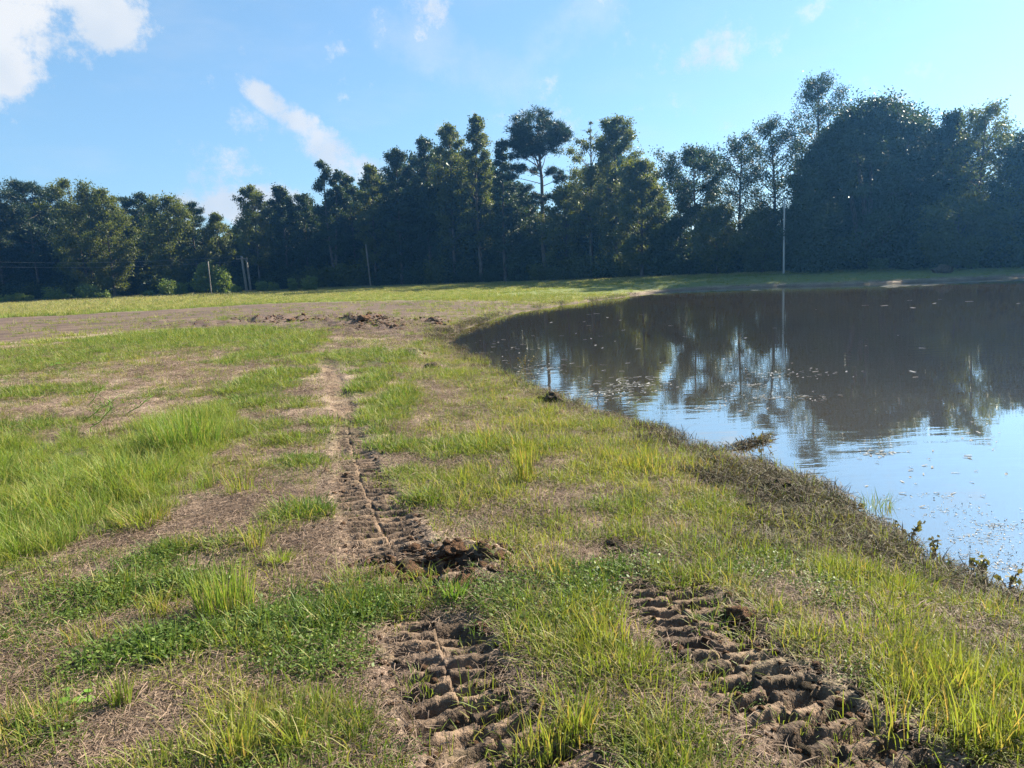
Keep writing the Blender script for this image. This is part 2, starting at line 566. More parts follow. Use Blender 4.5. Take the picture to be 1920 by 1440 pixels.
def plant_material(name, ca, cb, cc=None, trans=0.4, tcol=None, rough=.55, inst=True, spec=.25, tipcol=None):
    """leaf stuff: colour varies per instance or per clump, light passes through"""
    m, nt = new_mat(name)
    g = NT(nt)
    oi = g.n('ShaderNodeObjectInfo')
    geo = g.n('ShaderNodeNewGeometry')
    if inst:
        f = oi.outputs['Random']
        loc = g.noise(oi.outputs['Location'], 0.9, 4, .6)
        f = g.math('ADD', g.math('MULTIPLY', f, .5), g.maprange(loc, .35, .65, 0, .5))
    else:
        at_ = g.n('ShaderNodeAttribute'); at_.attribute_name = 'tone'
        f = at_.outputs['Fac']
    c = g.mix(f, ca, cb)
    if cc is not None:
        isl = geo.outputs['Random Per Island']
        c = g.mix(g.maprange(isl, .55, .98), c, cc)
    if tipcol is not None:
        at2 = g.n('ShaderNodeAttribute'); at2.attribute_name = 'along'
        c = g.mix(g.maprange(at2.outputs['Fac'], .55, 1.0), c, tipcol)
    b = g.n('ShaderNodeBsdfPrincipled')
    g.set(b.inputs['Base Color'], c)
    b.inputs['Roughness'].default_value = rough
    b.inputs['Specular IOR Level'].default_value = spec
    t = g.n('ShaderNodeBsdfTranslucent')
    tc_ = g.mix(1.0, c, tcol or (1.25, 1.3, .7), 'MULTIPLY')
    g.set(t.inputs[0], tc_)
    mx = g.n('ShaderNodeMixShader')
    mx.inputs[0].default_value = trans
    nt.links.new(b.outputs[0], mx.inputs[1]); nt.links.new(t.outputs[0], mx.inputs[2])
    o = g.n('ShaderNodeOutputMaterial')
    nt.links.new(mx.outputs[0], o.inputs[0])
    return m


def simple_mat(name, ca, cb, scale=6.0, rough=.85, bump=.5, spec=.2, stretch=(1, 1, 1)):
    m, nt = new_mat(name)
    g = NT(nt)
    tcn = g.n('ShaderNodeTexCoord')
    v = g.mapping(tcn.outputs['Object'], scale=stretch)
    n1 = g.noise(v, scale, 5, .6)
    c = g.mix(g.maprange(n1, .35, .65), ca, cb)
    b = g.n('ShaderNodeBsdfPrincipled')
    g.set(b.inputs['Base Color'], c)
    b.inputs['Roughness'].default_value = rough
    b.inputs['Specular IOR Level'].default_value = spec
    bp = g.n('ShaderNodeBump'); bp.inputs['Strength'].default_value = bump; bp.inputs['Distance'].default_value = .02
    g.set(bp.inputs['Height'], g.noise(v, scale * 3, 4, .6))
    nt.links.new(bp.outputs[0], b.inputs['Normal'])
    o = g.n('ShaderNodeOutputMaterial')
    nt.links.new(b.outputs[0], o.inputs[0])
    return m


def water_material():
    m, nt = new_mat('muddy_pond_water')
    g = NT(nt)
    geo = g.n('ShaderNodeNewGeometry')
    pos = geo.outputs['Position']
    mud = g.mix(g.maprange(g.noise(pos, .12, 3, .5), .35, .65), (.064, .048, .026), (.084, .063, .036))
    dif = g.n('ShaderNodeBsdfDiffuse')
    g.set(dif.inputs[0], mud)
    gl = g.n('ShaderNodeBsdfGlossy')
    gl.inputs['Color'].default_value = (.96, .97, .93, 1)
    gl.inputs['Roughness'].default_value = 0.02
    r1 = g.noise(g.mapping(pos, scale=(1.1, 4.2, 1), rot=(0, 0, -.22)), 1.0, 3, .5, .2)
    r2 = g.noise(g.mapping(pos, scale=(5.0, 13.0, 1), rot=(0, 0, -.5)), 1.0, 2, .5, .3)
    patchy = g.maprange(g.noise(pos, .16, 3, .5), .38, .62, .25, 1.0)
    h = g.math('ADD', g.math('MULTIPLY', r1, .015), g.math('MULTIPLY', r2, .0018))
    h = g.math('MULTIPLY', h, patchy)
    bp = g.n('ShaderNodeBump'); bp.inputs['Strength'].default_value = 1.0; bp.inputs['Distance'].default_value = .22
    g.set(bp.inputs['Height'], h)
    nt.links.new(bp.outputs[0], gl.inputs['Normal'])
    fr = g.n('ShaderNodeFresnel'); fr.inputs['IOR'].default_value = 1.6
    nt.links.new(bp.outputs[0], fr.inputs['Normal'])
    mx = g.n('ShaderNodeMixShader')
    g.set(mx.inputs[0], g.maprange(fr.outputs[0], 0.0, 0.6, .48, .88, False))
    nt.links.new(dif.outputs[0], mx.inputs[1]); nt.links.new(gl.outputs[0], mx.inputs[2])
    o = g.n('ShaderNodeOutputMaterial')
    nt.links.new(mx.outputs[0], o.inputs[0])
    return m


M = {}
M['ground'] = ground_material()
M['water'] = water_material()
M['blade_lush'] = plant_material('lush_grass_blade', (.090, .165, .028), (.20, .240, .045), (.30, .25, .09), .45)
M['blade_short'] = plant_material('short_grass_blade', (.068, .135, .020), (.155, .195, .034), (.27, .22, .085), .42)
M['blade_olive'] = plant_material('olive_grass_blade', (.095, .140, .022), (.230, .245, .038), (.26, .215, .075), .38)
M['blade_yellow'] = plant_material('yellowing_grass_blade', (.13, .17, .028), (.235, .24, .046), (.33, .22, .085), .45)
M['clover'] = plant_material('low_green_mat_leaf', (.050, .098, .021), (.105, .152, .028), (.16, .20, .040), .35)
M['straw'] = plant_material('dead_straw', (.13, .088, .066), (.28, .200, .145), (.085, .058, .046), .12, (1, 1, 1), .8)
M['meadow'] = plant_material('meadow_grass_blade', (.10, .17, .028), (.19, .215, .045), (.30, .25, .12), .42, tipcol=(.33, .26, .14))
M['deadmat'] = plant_material('dead_shore_weed', (.052, .038, .025), (.125, .094, .056), (.09, .095, .032), .2, (1, 1, .9), .75)
M['leaf_dark'] = plant_material('dark_leaf', (.018, .036, .011), (.038, .057, .014), None, .32, (1.5, 1.45, .6), .5, False, .3)
M['leaf_olive'] = plant_material('olive_leaf', (.046, .068, .015), (.105, .120, .024), None, .45, (1.5, 1.4, .55), .5, False, .3)
M['needle'] = plant_material('pine_needle', (.016, .036, .012), (.032, .052, .016), None, .18, (1.3, 1.3, .7), .5, False, .35)
M['shrub_leaf'] = plant_material('shrub_leaf', (.075, .12, .026), (.14, .175, .04), None, .40, (1.4, 1.4, .6), .5, False, .3)  # leaf colour brightened to stand in for sun missing on the left shrubs
M['bark'] = simple_mat('grey_brown_bark', (.05, .042, .034), (.14, .12, .10), 4, .9, .8, .1, (3, 3, .6))
M['bark_pale'] = simple_mat('pale_bark', (.16, .14, .12), (.30, .27, .23), 4, .9, .6, .1, (3, 3, .6))
M['pole_wood'] = simple_mat('weathered_pole_wood', (.15, .13, .105), (.24, .21, .175), 5, .85, .4, .2, (6, 6, .3))
M['pole_pale'] = simple_mat('pale_grey_pole', (.36, .36, .35), (.46, .46, .45), 3, .6, .15, .35, (4, 4, .3))
M['metal'] = simple_mat('dull_metal', (.14, .14, .145), (.22, .22, .225), 8, .5, .1, .5)
M['ceramic'] = simple_mat('brown_insulator_glaze', (.10, .05, .03), (.14, .08, .05), 8, .3, .05, .5)
M['clod'] = simple_mat('turned_soil_clod', (.045, .028, .018), (.21, .115, .068), 9, .95, 1.0, .1)
M['clod_grey'] = simple_mat('dark_muddy_clod', (.028, .022, .016), (.10, .075, .050), 9, .95, 1.0, .1)
M['fleck'] = simple_mat('floating_fleck', (.16, .14, .11), (.36, .33, .28), 30, .3, .1, .6)
M['twig'] = simple_mat('brown_twig', (.07, .05, .032), (.15, .11, .07), 12, .85, .4, .1)

# ------------------------------------------------------------------ ground sheet
def build_ground():
    radii = [0.0, 0.5, 0.9, 1.25]
    r = 1.5
    while r < 1400:
        radii.append(r)
        if r < 1.9: k = .02
        elif r < 9.5: k = .0027
        elif r < 14: k = .0055
        elif r < 60: k = .012
        elif r < 150: k = .03
        else: k = .15
        r *= 1 + k
    radii = np.array(radii[1:])
    dense = np.arange(-46, 46.01, .185)
    coarse = np.concatenate([np.arange(46.8, 80, .8), np.linspace(80, 280, 40), np.arange(280.8, 313.9, .8)])
    ang = np.radians(np.concatenate([dense, coarse]))
    na, nr = len(ang), len(radii)
    A, Rr = np.meshgrid(ang, radii)
    x = (np.sin(A) * Rr).ravel(); y = (np.cos(A) * Rr).ravel()
    x = np.append(x, 0.0); y = np.append(y, 0.0)
    z, sd, soil, _ = height(x, y, True)
    v = np.stack([x, y, z], 1)
    i = np.arange(nr - 1)[:, None] * na + np.arange(na)[None, :]
    j = np.arange(nr - 1)[:, None] * na + (np.arange(na)[None, :] + 1) % na
    quads = np.stack([i, i + na, j + na, j], -1).reshape(-1, 4)[:, ::-1]
    c = len(x) - 1
    tri = np.stack([np.full(na, c), np.arange(na), (np.arange(na) + 1) % na], 1)[:, ::-1]
    me = fast_mesh('ground', v, quads, tri)
    k = masks(x, y, sd)
    green = np.clip(np.maximum(np.maximum(k['tall'], k['mat']), np.maximum(k['short'] * .9, k['yel'] * .35)) * (1 - .6 * k['bare']), 0, 1)
    green = np.maximum(green, .45 * k['fill'] * (1 - k['bare']))
    shoremud = np.exp(-np.maximum(sd, 0) / .38) * (k['rr'] < 200) * .9
    for name, arr in (('green', green), ('soil', soil), ('brown', k['brown']), ('meadow', k['meadow']), ('shoremud', shoremud)):
        a = me.attributes.new(name, 'FLOAT', 'POINT')
        a.data.foreach_set('value', arr.astype(np.float32))
    me.materials.append(M['ground'])
    me.polygons.foreach_set('use_smooth', np.ones(len(me.polygons), bool))
    o = bpy.data.objects.new('ground', me)
    col.objects.link(o)
    tag(o, 'brown and green grassy ground of the field and pond bank', kind='structure')
    print('ground faces', len(me.polygons))


build_ground()

# water: one level sheet that runs a little way under the bank
def build_water():
    n = len(shore)
    ar = sum(shore[i][0] * shore[(i + 1) % n][1] - shore[(i + 1) % n][0] * shore[i][1] for i in range(n))
    out = []
    for i in range(0, n, 2):
        a, b = shore[i - 2], shore[(i + 2) % n]
        e = b - a; L = np.linalg.norm(e) + 1e-9
        nrm = np.array([e[1], -e[0]]) / L * (1 if ar > 0 else -1)
        off = 0.7 if shore[i][1] < 20 else 1.4
        out.append((*(shore[i] + nrm * off), WATER))
    f = list(range(len(out)))
    if ar < 0:
        f = f[::-1]
    o = mesh_obj('water', out, [f], M['water'])
    tag(o, 'still muddy pond water mirroring the sky and trees', kind='structure')


build_water()

# ------------------------------------------------------------------ grass and litter prototypes
def blades(n, hmin, hmax, spread, lean, wid, r, flop=0.0):
    """n curved tapering blades; returns verts, quads, tris, along"""
    a0 = r.uniform(0, 2 * np.pi, n); rad = spread * np.sqrt(r.uniform(0, 1, n))
    bx, by = np.cos(a0) * rad, np.sin(a0) * rad
    h = r.uniform(hmin, hmax, n)
    az = a0 + r.normal(0, .9, n)
    ln = np.abs(r.normal(lean, lean * .6, n)) * h
    wd = wid * r.uniform(.7, 1.3, n)
    tw = az + np.pi / 2 + r.normal(0, .5, n)
    ts = np.array([0, .4, .75, 1.0]); ws = np.array([.8, 1, .62, 0])
    V = []
    for t, wv in zip(ts, ws):
        px = bx + np.cos(az) * ln * t ** 1.8; py = by + np.sin(az) * ln * t ** 1.8
        pz = h * (t - flop * t ** 3) - .01 * (t == 0)
        ox, oy = np.cos(tw) * wd * wv / 2, np.sin(tw) * wd * wv / 2
        if wv > 0:
            V.append(np.stack([px - ox, py - oy, pz], 1)); V.append(np.stack([px + ox, py + oy, pz], 1))
        else:
            V.append(np.stack([px, py, pz], 1))
    V = np.stack(V, 1)                      # n,7,3
    b = (np.arange(n) * 7)[:, None]
    q = np.concatenate([b + np.array([[0, 1, 3, 2]]), b + np.array([[2, 3, 5, 4]])])
    t_ = b + np.array([[4, 5, 6]])
    al = np.tile(np.array([0, 0, .4, .4, .75, .75, 1.0]), n)
    return V.reshape(-1, 3), q, t_, al


def leaflets(n, spread, hmin, hmax, size, r, up=.75):
    """small flat leaves floating on short stems, as in clover"""
    rad = spread * np.sqrt(r.uniform(0, 1, n)); a = r.uniform(0, 2 * np.pi, n)
    c = np.stack([np.cos(a) * rad, np.sin(a) * rad, r.uniform(hmin, hmax, n)], 1)
    nrm = r.normal(0, 1, (n, 3)) * (1 - up); nrm[:, 2] += up
    nrm /= np.linalg.norm(nrm, axis=1)[:, None]
    d = r.normal(0, 1, (n, 3)); d -= nrm * (d * nrm).sum(1)[:, None]; d /= np.linalg.norm(d, axis=1)[:, None]
    e = np.cross(nrm, d)
    s = (size * r.uniform(.6, 1.3, n))[:, None]
    V = np.stack([c - d * s * .5, c + e * s * .36 + d * s * .08, c + d * s * .5, c - e * s * .36 + d * s * .08], 1)
    b = (np.arange(n) * 4)[:, None]
    return V.reshape(-1, 3), b + np.array([[0, 1, 2, 3]]), None, np.zeros(n * 4)


def straws(n, spread, lmin, lmax, wid, r, zmax=.03, tilt=.2):
    rad = spread * np.sqrt(r.uniform(0, 1, n)); a = r.uniform(0, 2 * np.pi, n)
    c = np.stack([np.cos(a) * rad, np.sin(a) * rad, r.uniform(0.002, zmax, n)], 1)
    az = r.uniform(0, 2 * np.pi, n); el = r.normal(0, tilt, n)
    d = np.stack([np.cos(az) * np.cos(el), np.sin(az) * np.cos(el), np.sin(el)], 1)
    e = np.stack([-np.sin(az), np.cos(az), r.normal(0, .5, n)], 1); e /= np.linalg.norm(e, axis=1)[:, None]
    L = r.uniform(lmin, lmax, n)[:, None] / 2; ww = (wid * r.uniform(.6, 1.4, n))[:, None] / 2
    bend = np.stack([np.zeros(n), np.zeros(n), r.uniform(0, .25, n)], 1) * L
    V = np.stack([c - d * L - e * ww, c - d * L + e * ww, c + bend + e * ww, c + d * L + e * ww * .3, c + d * L - e * ww * .3, c + bend - e * ww], 1)
    b = (np.arange(n) * 6)[:, None]
    return V.reshape(-1, 3), np.concatenate([b + np.array([[0, 1, 2, 5]]), b + np.array([[5, 2, 3, 4]])]), None, np.zeros(n * 6)


def merge(parts):
    V, Q, T, A = [], [], [], []
    o = 0
    for v, q, t, a in parts:
        V.append(v); A.append(a)
        if q is not None and len(q): Q.append(q + o)
        if t is not None and len(t): T.append(t + o)
        o += len(v)
    return np.concatenate(V), (np.concatenate(Q) if Q else None), (np.concatenate(T) if T else None), np.concatenate(A)


def geo_mesh(name, part, mat):
    v, q, t, a = part
    me = fast_mesh(name, v, q, t)
    at_ = me.attributes.new('along', 'FLOAT', 'POINT')
    at_.data.foreach_set('value', a.astype(np.float32))
    me.materials.append(mat)
    return me


def scatter(name, label, protos, pts, rz, sc, kind_idx, tiltx=None):
    """one 'stuff' object: points that each carry one of the prototype clumps"""
    cl = bpy.data.collections.new(name + '_clumps')
    for i, me in enumerate(protos):
        cl.objects.link(bpy.data.objects.new('%s_clump_%02d' % (name, i), me))
    me = bpy.data.meshes.new(name)
    me.vertices.add(len(pts))
    me.vertices.foreach_set('co', pts.astype(np.float32).ravel())
    rot = np.zeros((len(pts), 3), np.float32); rot[:, 2] = rz
    if tiltx is not None:
        rot[:, 0] = tiltx
    a = me.attributes.new('rot', 'FLOAT_VECTOR', 'POINT'); a.data.foreach_set('vector', rot.ravel())
    if sc.ndim == 1:
        sc = np.stack([sc, sc, sc], 1)
    a = me.attributes.new('size', 'FLOAT_VECTOR', 'POINT'); a.data.foreach_set('vector', sc.astype(np.float32).ravel())
    a = me.attributes.new('pick', 'INT', 'POINT'); a.data.foreach_set('value', kind_idx.astype(np.int32))
    o = bpy.data.objects.new(name, me)
    col.objects.link(o)
    ng = bpy.data.node_groups.new(name + '_scatter', 'GeometryNodeTree')
    ng.interface.new_socket('Geometry', in_out='INPUT', socket_type='NodeSocketGeometry')
    ng.interface.new_socket('Geometry', in_out='OUTPUT', socket_type='NodeSocketGeometry')
    N = ng.nodes.new
    gi, go = N('NodeGroupInput'), N('NodeGroupOutput')
    m2p = N('GeometryNodeMeshToPoints'); iop = N('GeometryNodeInstanceOnPoints'); ci = N('GeometryNodeCollectionInfo')
    ci.inputs[0].default_value = cl
    ci.inputs['Separate Children'].default_value = True
    ci.inputs['Reset Children'].default_value = True

    def named(an, dt):
        nd = N('GeometryNodeInputNamedAttribute'); nd.data_type = dt; nd.inputs[0].default_value = an
        return nd.outputs[0]
    L = ng.links.new
    L(gi.outputs[0], m2p.inputs[0]); L(m2p.outputs[0], iop.inputs['Points']); L(ci.outputs[0], iop.inputs['Instance'])
    iop.inputs['Pick Instance'].default_value = True
    L(named('pick', 'INT'), iop.inputs['Instance Index'])
    e2r = N('FunctionNodeEulerToRotation')
    L(named('rot', 'FLOAT_VECTOR'), e2r.inputs[0]); L(e2r.outputs[0], iop.inputs['Rotation'])
    L(named('size', 'FLOAT_VECTOR'), iop.inputs['Scale'])
    L(iop.outputs[0], go.inputs[0])
    md = o.modifiers.new('scatter', 'NODES'); md.node_group = ng
    tag(o, label, kind='stuff')
    print(name, len(pts))
    return o


r_ = np.random.default_rng(11)
P_LUSH = [geo_mesh('lush_tuft', merge([blades(42, .08, .27, .13, .55, .0042, r_, .16), blades(30, .04, .14, .16, .9, .0042, r_, .2)]), M['blade_lush']) for _ in range(4)]
P_SHORT = [geo_mesh('short_tuft', merge([blades(42, .02, .065, .10, .9, .0036, r_, .2), blades(5, .05, .10, .07, .5, .0034, r_)]), M['blade_short']) for _ in range(4)]
P_YEL = [geo_mesh('yellow_tuft', merge([blades(8, .07, .21, .07, .4, .0032, r_, .08), blades(12, .03, .10, .09, .9, .0034, r_, .25), straws(2, .08, .03, .1, .0025, r_, .05, .5)]), M['blade_yellow']) for _ in range(4)]
P_OLIVE = [geo_mesh('olive_tuft', merge([blades(22, .015, .06, .09, 1.0, .0038, r_, .3), blades(4, .05, .12, .07, .5, .0035, r_, .1), straws(4, .09, .02, .07, .0025, r_, .03, .4)]), M['blade_olive']) for _ in range(4)]
P_CLOV = [geo_mesh('clover_patch', merge([leaflets(150, .12, .006, .045, .013, r_), blades(10, .04, .10, .12, .5, .004, r_)]), M['clover']) for _ in range(4)]
P_STRAW = [geo_mesh('straw_patch', straws(130, .17, .015, .07, .0022, r_, .018, .22), M['straw']) for _ in range(4)] + [geo_mesh('straw_patch', merge([straws(90, .17, .015, .07, .0022, r_, .018, .22), straws(1, .16, .12, .30, .0026, r_, .02, .10)]), M['straw'])]
P_MEAD = [geo_mesh('meadow_clump', merge([blades(60, .22, .62, .42, .25, .016, r_, .05), blades(60, .1, .3, .45, .5, .016, r_, .1)]), M['meadow']) for _ in range(3)]
P_DEAD = [geo_mesh('dead_weed', merge([straws(110, .16, .03, .12, .0032, r_, .05, .45), blades(14, .05, .15, .12, .8, .005, r_, .3)]), M['deadmat']) for _ in range(3)]


def sample(n, rmin, rmax, amin=-46, amax=46, power=1.0):
    """ground positions, denser towards the near field"""
    u = rng.uniform(0, 1, n)
    if power == 0:
        rr = np.exp(np.log(rmin) + u * (np.log(rmax) - np.log(rmin)))
    else:
        rr = (rmin ** power + u * (rmax ** power - rmin ** power)) ** (1 / power)
    a = np.radians(rng.uniform(amin, amax, n))
    return np.sin(a) * rr, np.cos(a) * rr


def finish(name, label, protos, x, y, z, sc):
    n = len(x)
    scatter(name, label, protos, np.stack([x, y, z], 1), rng.uniform(0, 6.28, n), sc, rng.integers(0, len(protos), n), rng.normal(0, .08, n))


def cover():
    # one pool of candidate spots from the near field to the pond's far end
    pools = [sample(210000, 1.5, 46, power=.45), sample(36000, 1.5, 46, 46, 80, power=.45), sample(36000, 1.5, 46, -80, -46, power=.45)]
    x = np.concatenate([p[0] for p in pools]); y = np.concatenate([p[1] for p in pools])
    side = np.abs(np.degrees(np.arctan2(x, y))) > 46
    z, sd, _, soil = height(x, y, True)
    k = masks(x, y, sd)
    ok = (sd > .03)
    grow = np.clip(1 + .012 * k['rr'] + .03 * np.maximum(k['rr'] - 8, 0), 1, 3.2)     # clumps stand wider apart further off
    u = rng.uniform(0, 1, len(x))
    keep_soil = np.clip(1 - 1.2 * soil, .05, 1)
    brown_cut = 1 - .84 * k['brown'] * np.clip(.8 + 1.2 * fbm(x * .45, y * .9, 3, 97), .2, 1.15)
    bare_cut = 1 - .75 * k['bare']
    shoreband = np.exp(-((sd - .7) / .7) ** 2)
    nmod = np.clip(.5 + 1.3 * k['nz2'], .05, 1.3) * np.where(side, 2.2, 1.0)
    grow = grow * np.where(side, 1.35, 1.0)

    clump = np.clip(1.0 + 2.6 * fbm(x * 4.2, y * 4.2, 2, 95), .03, 2.2)      # grass grows in clumps with gaps between
    clump = 1 + (clump - 1) * (1 - sstep(14, 24, k['rr']))

    gap = .34 + .66 * sstep(-.20, .10, fbm(x * 1.5, y * 1.5, 3, 99))                # bare spots a step or so across
    clump = clump * (1 - (1 - gap) * (1 - sstep(16, 26, k['rr'])))

    def take(p, seedshift):
        uu = rng.uniform(0, 1, len(x))
        return ok & (uu < p * keep_soil)
    rs = rng.uniform(.65, 1.3, len(x))
    # lush tall grass, left
    m = take(k['tall'] * .20 * np.clip(.9 + 1.3 * fbm(x * 2.4, y * 2.4, 3, 92), .1, 1.3), 0)
    edge = (.5 + .5 * k['tall']) * np.clip(.95 + 1.0 * fbm(x * .8, y * .8, 3, 91), .45, 1.4)
    finish('lush_grass', 'lush bright green tall grass in the band at the left', P_LUSH, x[m], y[m], z[m], (rs * edge * grow)[m] * .74)
    # short green grass
    p = np.clip(k['short'] * .8 * (.4 + .6 * clump) + .13 * nmod * bare_cut * clump + .10 * k['mat'] + .10 * shoreband + .05 * k['yel'], 0, 1) * brown_cut * (1 - .1 * k['tall']) * .55
    m = take(p, 1)
    s = rs * grow * (.75 + .45 * k['short']) * (.75 + .25 * clump) * (.5 + .5 * sstep(0, 1.0, sd))
    finish('short_grass', 'short green grass growing in patches over the bare field', P_SHORT, x[m], y[m], z[m], s[m])
    # olive grass and half-dead blades, everywhere thinly, thicker towards the pond
    rightside = sstep(-1.2, 1.5, x + .12 * y)
    p = np.clip((.14 + .46 * rightside) * np.clip(.75 + 1.6 * k['nz2'] + 1.0 * k['nz'], .04, 1.6) * (1 - .6 * k['bare']), 0, 1) * clump * (1 - .8 * k['brown']) * (1 - .4 * k['tall']) * .62
    m = take(p, 6)
    finish('olive_grass', 'thin olive grass with half-dead blades over the bank', P_OLIVE, x[m], y[m], z[m], (rs * grow * (.8 + .3 * gap))[m])
    # yellowish upright grass
    p = np.clip(k['yel'] * .26 * clump + .06 * nmod * bare_cut * clump + .12 * shoreband * (y > 5) + .03 * k['mat'], 0, 1) * brown_cut * (1 - .7 * k['tall']) * .42
    m = take(p, 2)
    s = rs * grow * (.55 + .45 * k['yel']) * (.7 + .3 * clump) * (.45 + .55 * sstep(0, 1.3, sd))
    finish('yellow_grass', 'yellow green upright grass scattered over the bank', P_YEL, x[m], y[m], z[m], s[m])
    # low leafy mats
    p = np.clip(k['mat'] * .46 * (.2 + .8 * clump) + .06 * nmod * bare_cut * clump, 0, 1) * brown_cut * (1 - .8 * k['tall']) * .5
    m = take(p, 3) & (k['rr'] < 20)
    s = rs * grow * (.7 + .5 * k['mat'])
    finish('low_weed_mat', 'low dark green leafy weeds matting the foreground', P_CLOV, x[m], y[m], z[m], s[m])
    # straw litter
    p = np.clip(.55 * (1 - .6 * k['mat']) * (1 - k['tall']) + .3 * k['bare'], 0, 1) * .19
    uu = rng.uniform(0, 1, len(x))
    m = ok & (uu < p * np.clip(1 - 1.25 * soil, 0.015, 1)) & (k['rr'] < 26)
    finish('dead_straw', 'dead brown straw lying over the bare soil', P_STRAW, x[m], y[m], z[m] + .004, (rs * grow)[m])
    # dead weed along the waterline and on the mown heap by the shore
    heap = ell([(1480, 900, 130, 50, 1), (1390, 850, 90, 24, .8), (1560, 960, 90, 40, .9), (1420, 985, 90, 26, .6), (1250, 800, 80, 14, .6)])
    hm = patch(x, y, heap, k['nz'])
    p = np.clip(hm * .36 + .30 * np.exp(-((sd - .1) / .18) ** 2), 0, 1) * .40
    m = take(p, 5) & (sd > -.05)
    finish('dead_shore_weed', 'dead brown weed matted along the near waterline', P_DEAD, x[m], y[m], z[m], (rs * grow)[m])


cover()


def meadow():
    x, y = sample(75000, 27, 150, -66, 60, power=.9)
    z, sd, _, soil = height(x, y, True)
    k = masks(x, y, sd)
    m = (sd > .5) & (rng.uniform(0, 1, len(x)) < np.clip(k['meadow'] + .10 * (1 - k['brown']), 0, 1) * .5)
    x, y, z, rr = x[m], y[m], z[m], k['rr'][m]
    s = rng.uniform(.5, 1.0, len(x)) * (.34 + .22 * sstep(40, 75, rr) + .35 * sstep(0, 40, -x))
    bank = (sd[m] < 9)
    s = np.where(bank, s * .45, s)
    sc = np.stack([s * 2.2, s * 2.2, s * .9], 1)
    n = len(x)
    scatter('meadow_grass', 'tall green meadow grass with tan heads before the treeline', P_MEAD, np.stack([x, y, z], 1), rng.uniform(0, 6.28, n), sc, rng.integers(0, 3, n))


meadow()

# ------------------------------------------------------------------ trees
class Tubes:
    def __init__(s):
        s.v, s.f = [], []

    def tube(s, pts, radii, k=5):
        pts = [np.asarray(p, float) for p in pts]
        base = len(s.v)
        n = len(pts)
        for i, p in enumerate(pts):
            d = pts[min(i + 1, n - 1)] - pts[max(i - 1, 0)]
            d = d / (np.linalg.norm(d) + 1e-9)
            a = np.cross(d, [0.3, 0.9, 0.1]); a /= np.linalg.norm(a) + 1e-9
            b = np.cross(d, a)
            for j in range(k):
                t = 2 * math.pi * j / k
                s.v.append(tuple(p + radii[i] * (math.cos(t) * a + math.sin(t) * b)))
        for i in range(n - 1):
            for j in range(k):
                a0 = base + i * k + j; a1 = base + i * k + (j + 1) % k
                s.f.append((a0, a1, a1 + k, a0 + k))
        s.f.append(tuple(base + (n - 1) * k + j for j in range(k)))

    def build(s, name, mat, parent=None, smooth=True, link=True):
        return mesh_obj(name, s.v, s.f, mat, parent, smooth, link)


PROFILE = {
    'oval': lambda t: (np.sin(np.pi * np.clip(t * .86 + .10, 0, 1)) ** .75),
    'column': lambda t: np.clip(.75 + .35 * np.sin(np.pi * t), 0, 1) * np.clip((1.04 - t) * 2.2, .12, 1),
    'spire': lambda t: np.clip(1.02 - t, .06, 1) ** .8,
    'umbrella': lambda t: np.clip(.35 + t, 0, 1) * np.clip((1.03 - t) * 4.0, .25, 1),
    'dome': lambda t: np.sqrt(np.clip(1 - t ** 2.2, .02, 1)),
    'pine': lambda t: np.clip(np.sin(np.pi * np.clip(t, 0, 1) ** .8) ** .6, .18, 1),
    'sparse': lambda t: (np.sin(np.pi * np.clip(t * .8 + .15, 0, 1)) ** .8),
}


def leaf_quads(centers, rc, n_each, size, r, flat=.75, needle=False, tri=False):
    nC = len(centers)
    idx = np.repeat(np.arange(nC), n_each)
    N = len(idx)
    off = r.normal(0, 1, (N, 3)) * np.array([.55, .55, .55 * flat])
    c = centers[idx] + off * rc[idx][:, None]
    if needle:
        d = off / (np.linalg.norm(off, axis=1)[:, None] + 1e-6) + r.normal(0, .35, (N, 3)); d[:, 2] += .25
    else:
        d = r.normal(0, 1, (N, 3)); d[:, 2] -= .3
    d /= np.linalg.norm(d, axis=1)[:, None]
    e = np.cross(d, r.normal(0, 1, (N, 3))); e /= np.linalg.norm(e, axis=1)[:, None] + 1e-9
    s = (size * r.uniform(.6, 1.35, N))[:, None]
    asp = .12 if needle else .36
    tone_c = r.uniform(0, 1, nC)
    tone = np.clip(tone_c[idx] * .6 + r.uniform(0, .4, N), 0, 1)
    if tri:                         # far crowns: one pointed face for each spray of leaves
        V = np.stack([c - d * s * .4 + e * s * asp, c + d * s * .6, c - d * s * .4 - e * s * asp], 1).reshape(-1, 3)
        return V, (np.arange(N) * 3)[:, None] + np.array([[0, 1, 2]]), np.repeat(tone, 3)
    V = np.stack([c - d * s * .5, c + e * s * asp, c + d * s * .5, c - e * s * asp], 1).reshape(-1, 3)
    q = (np.arange(N) * 4)[:, None] + np.array([[0, 1, 2, 3]])
    return V, q, np.repeat(tone, 4)


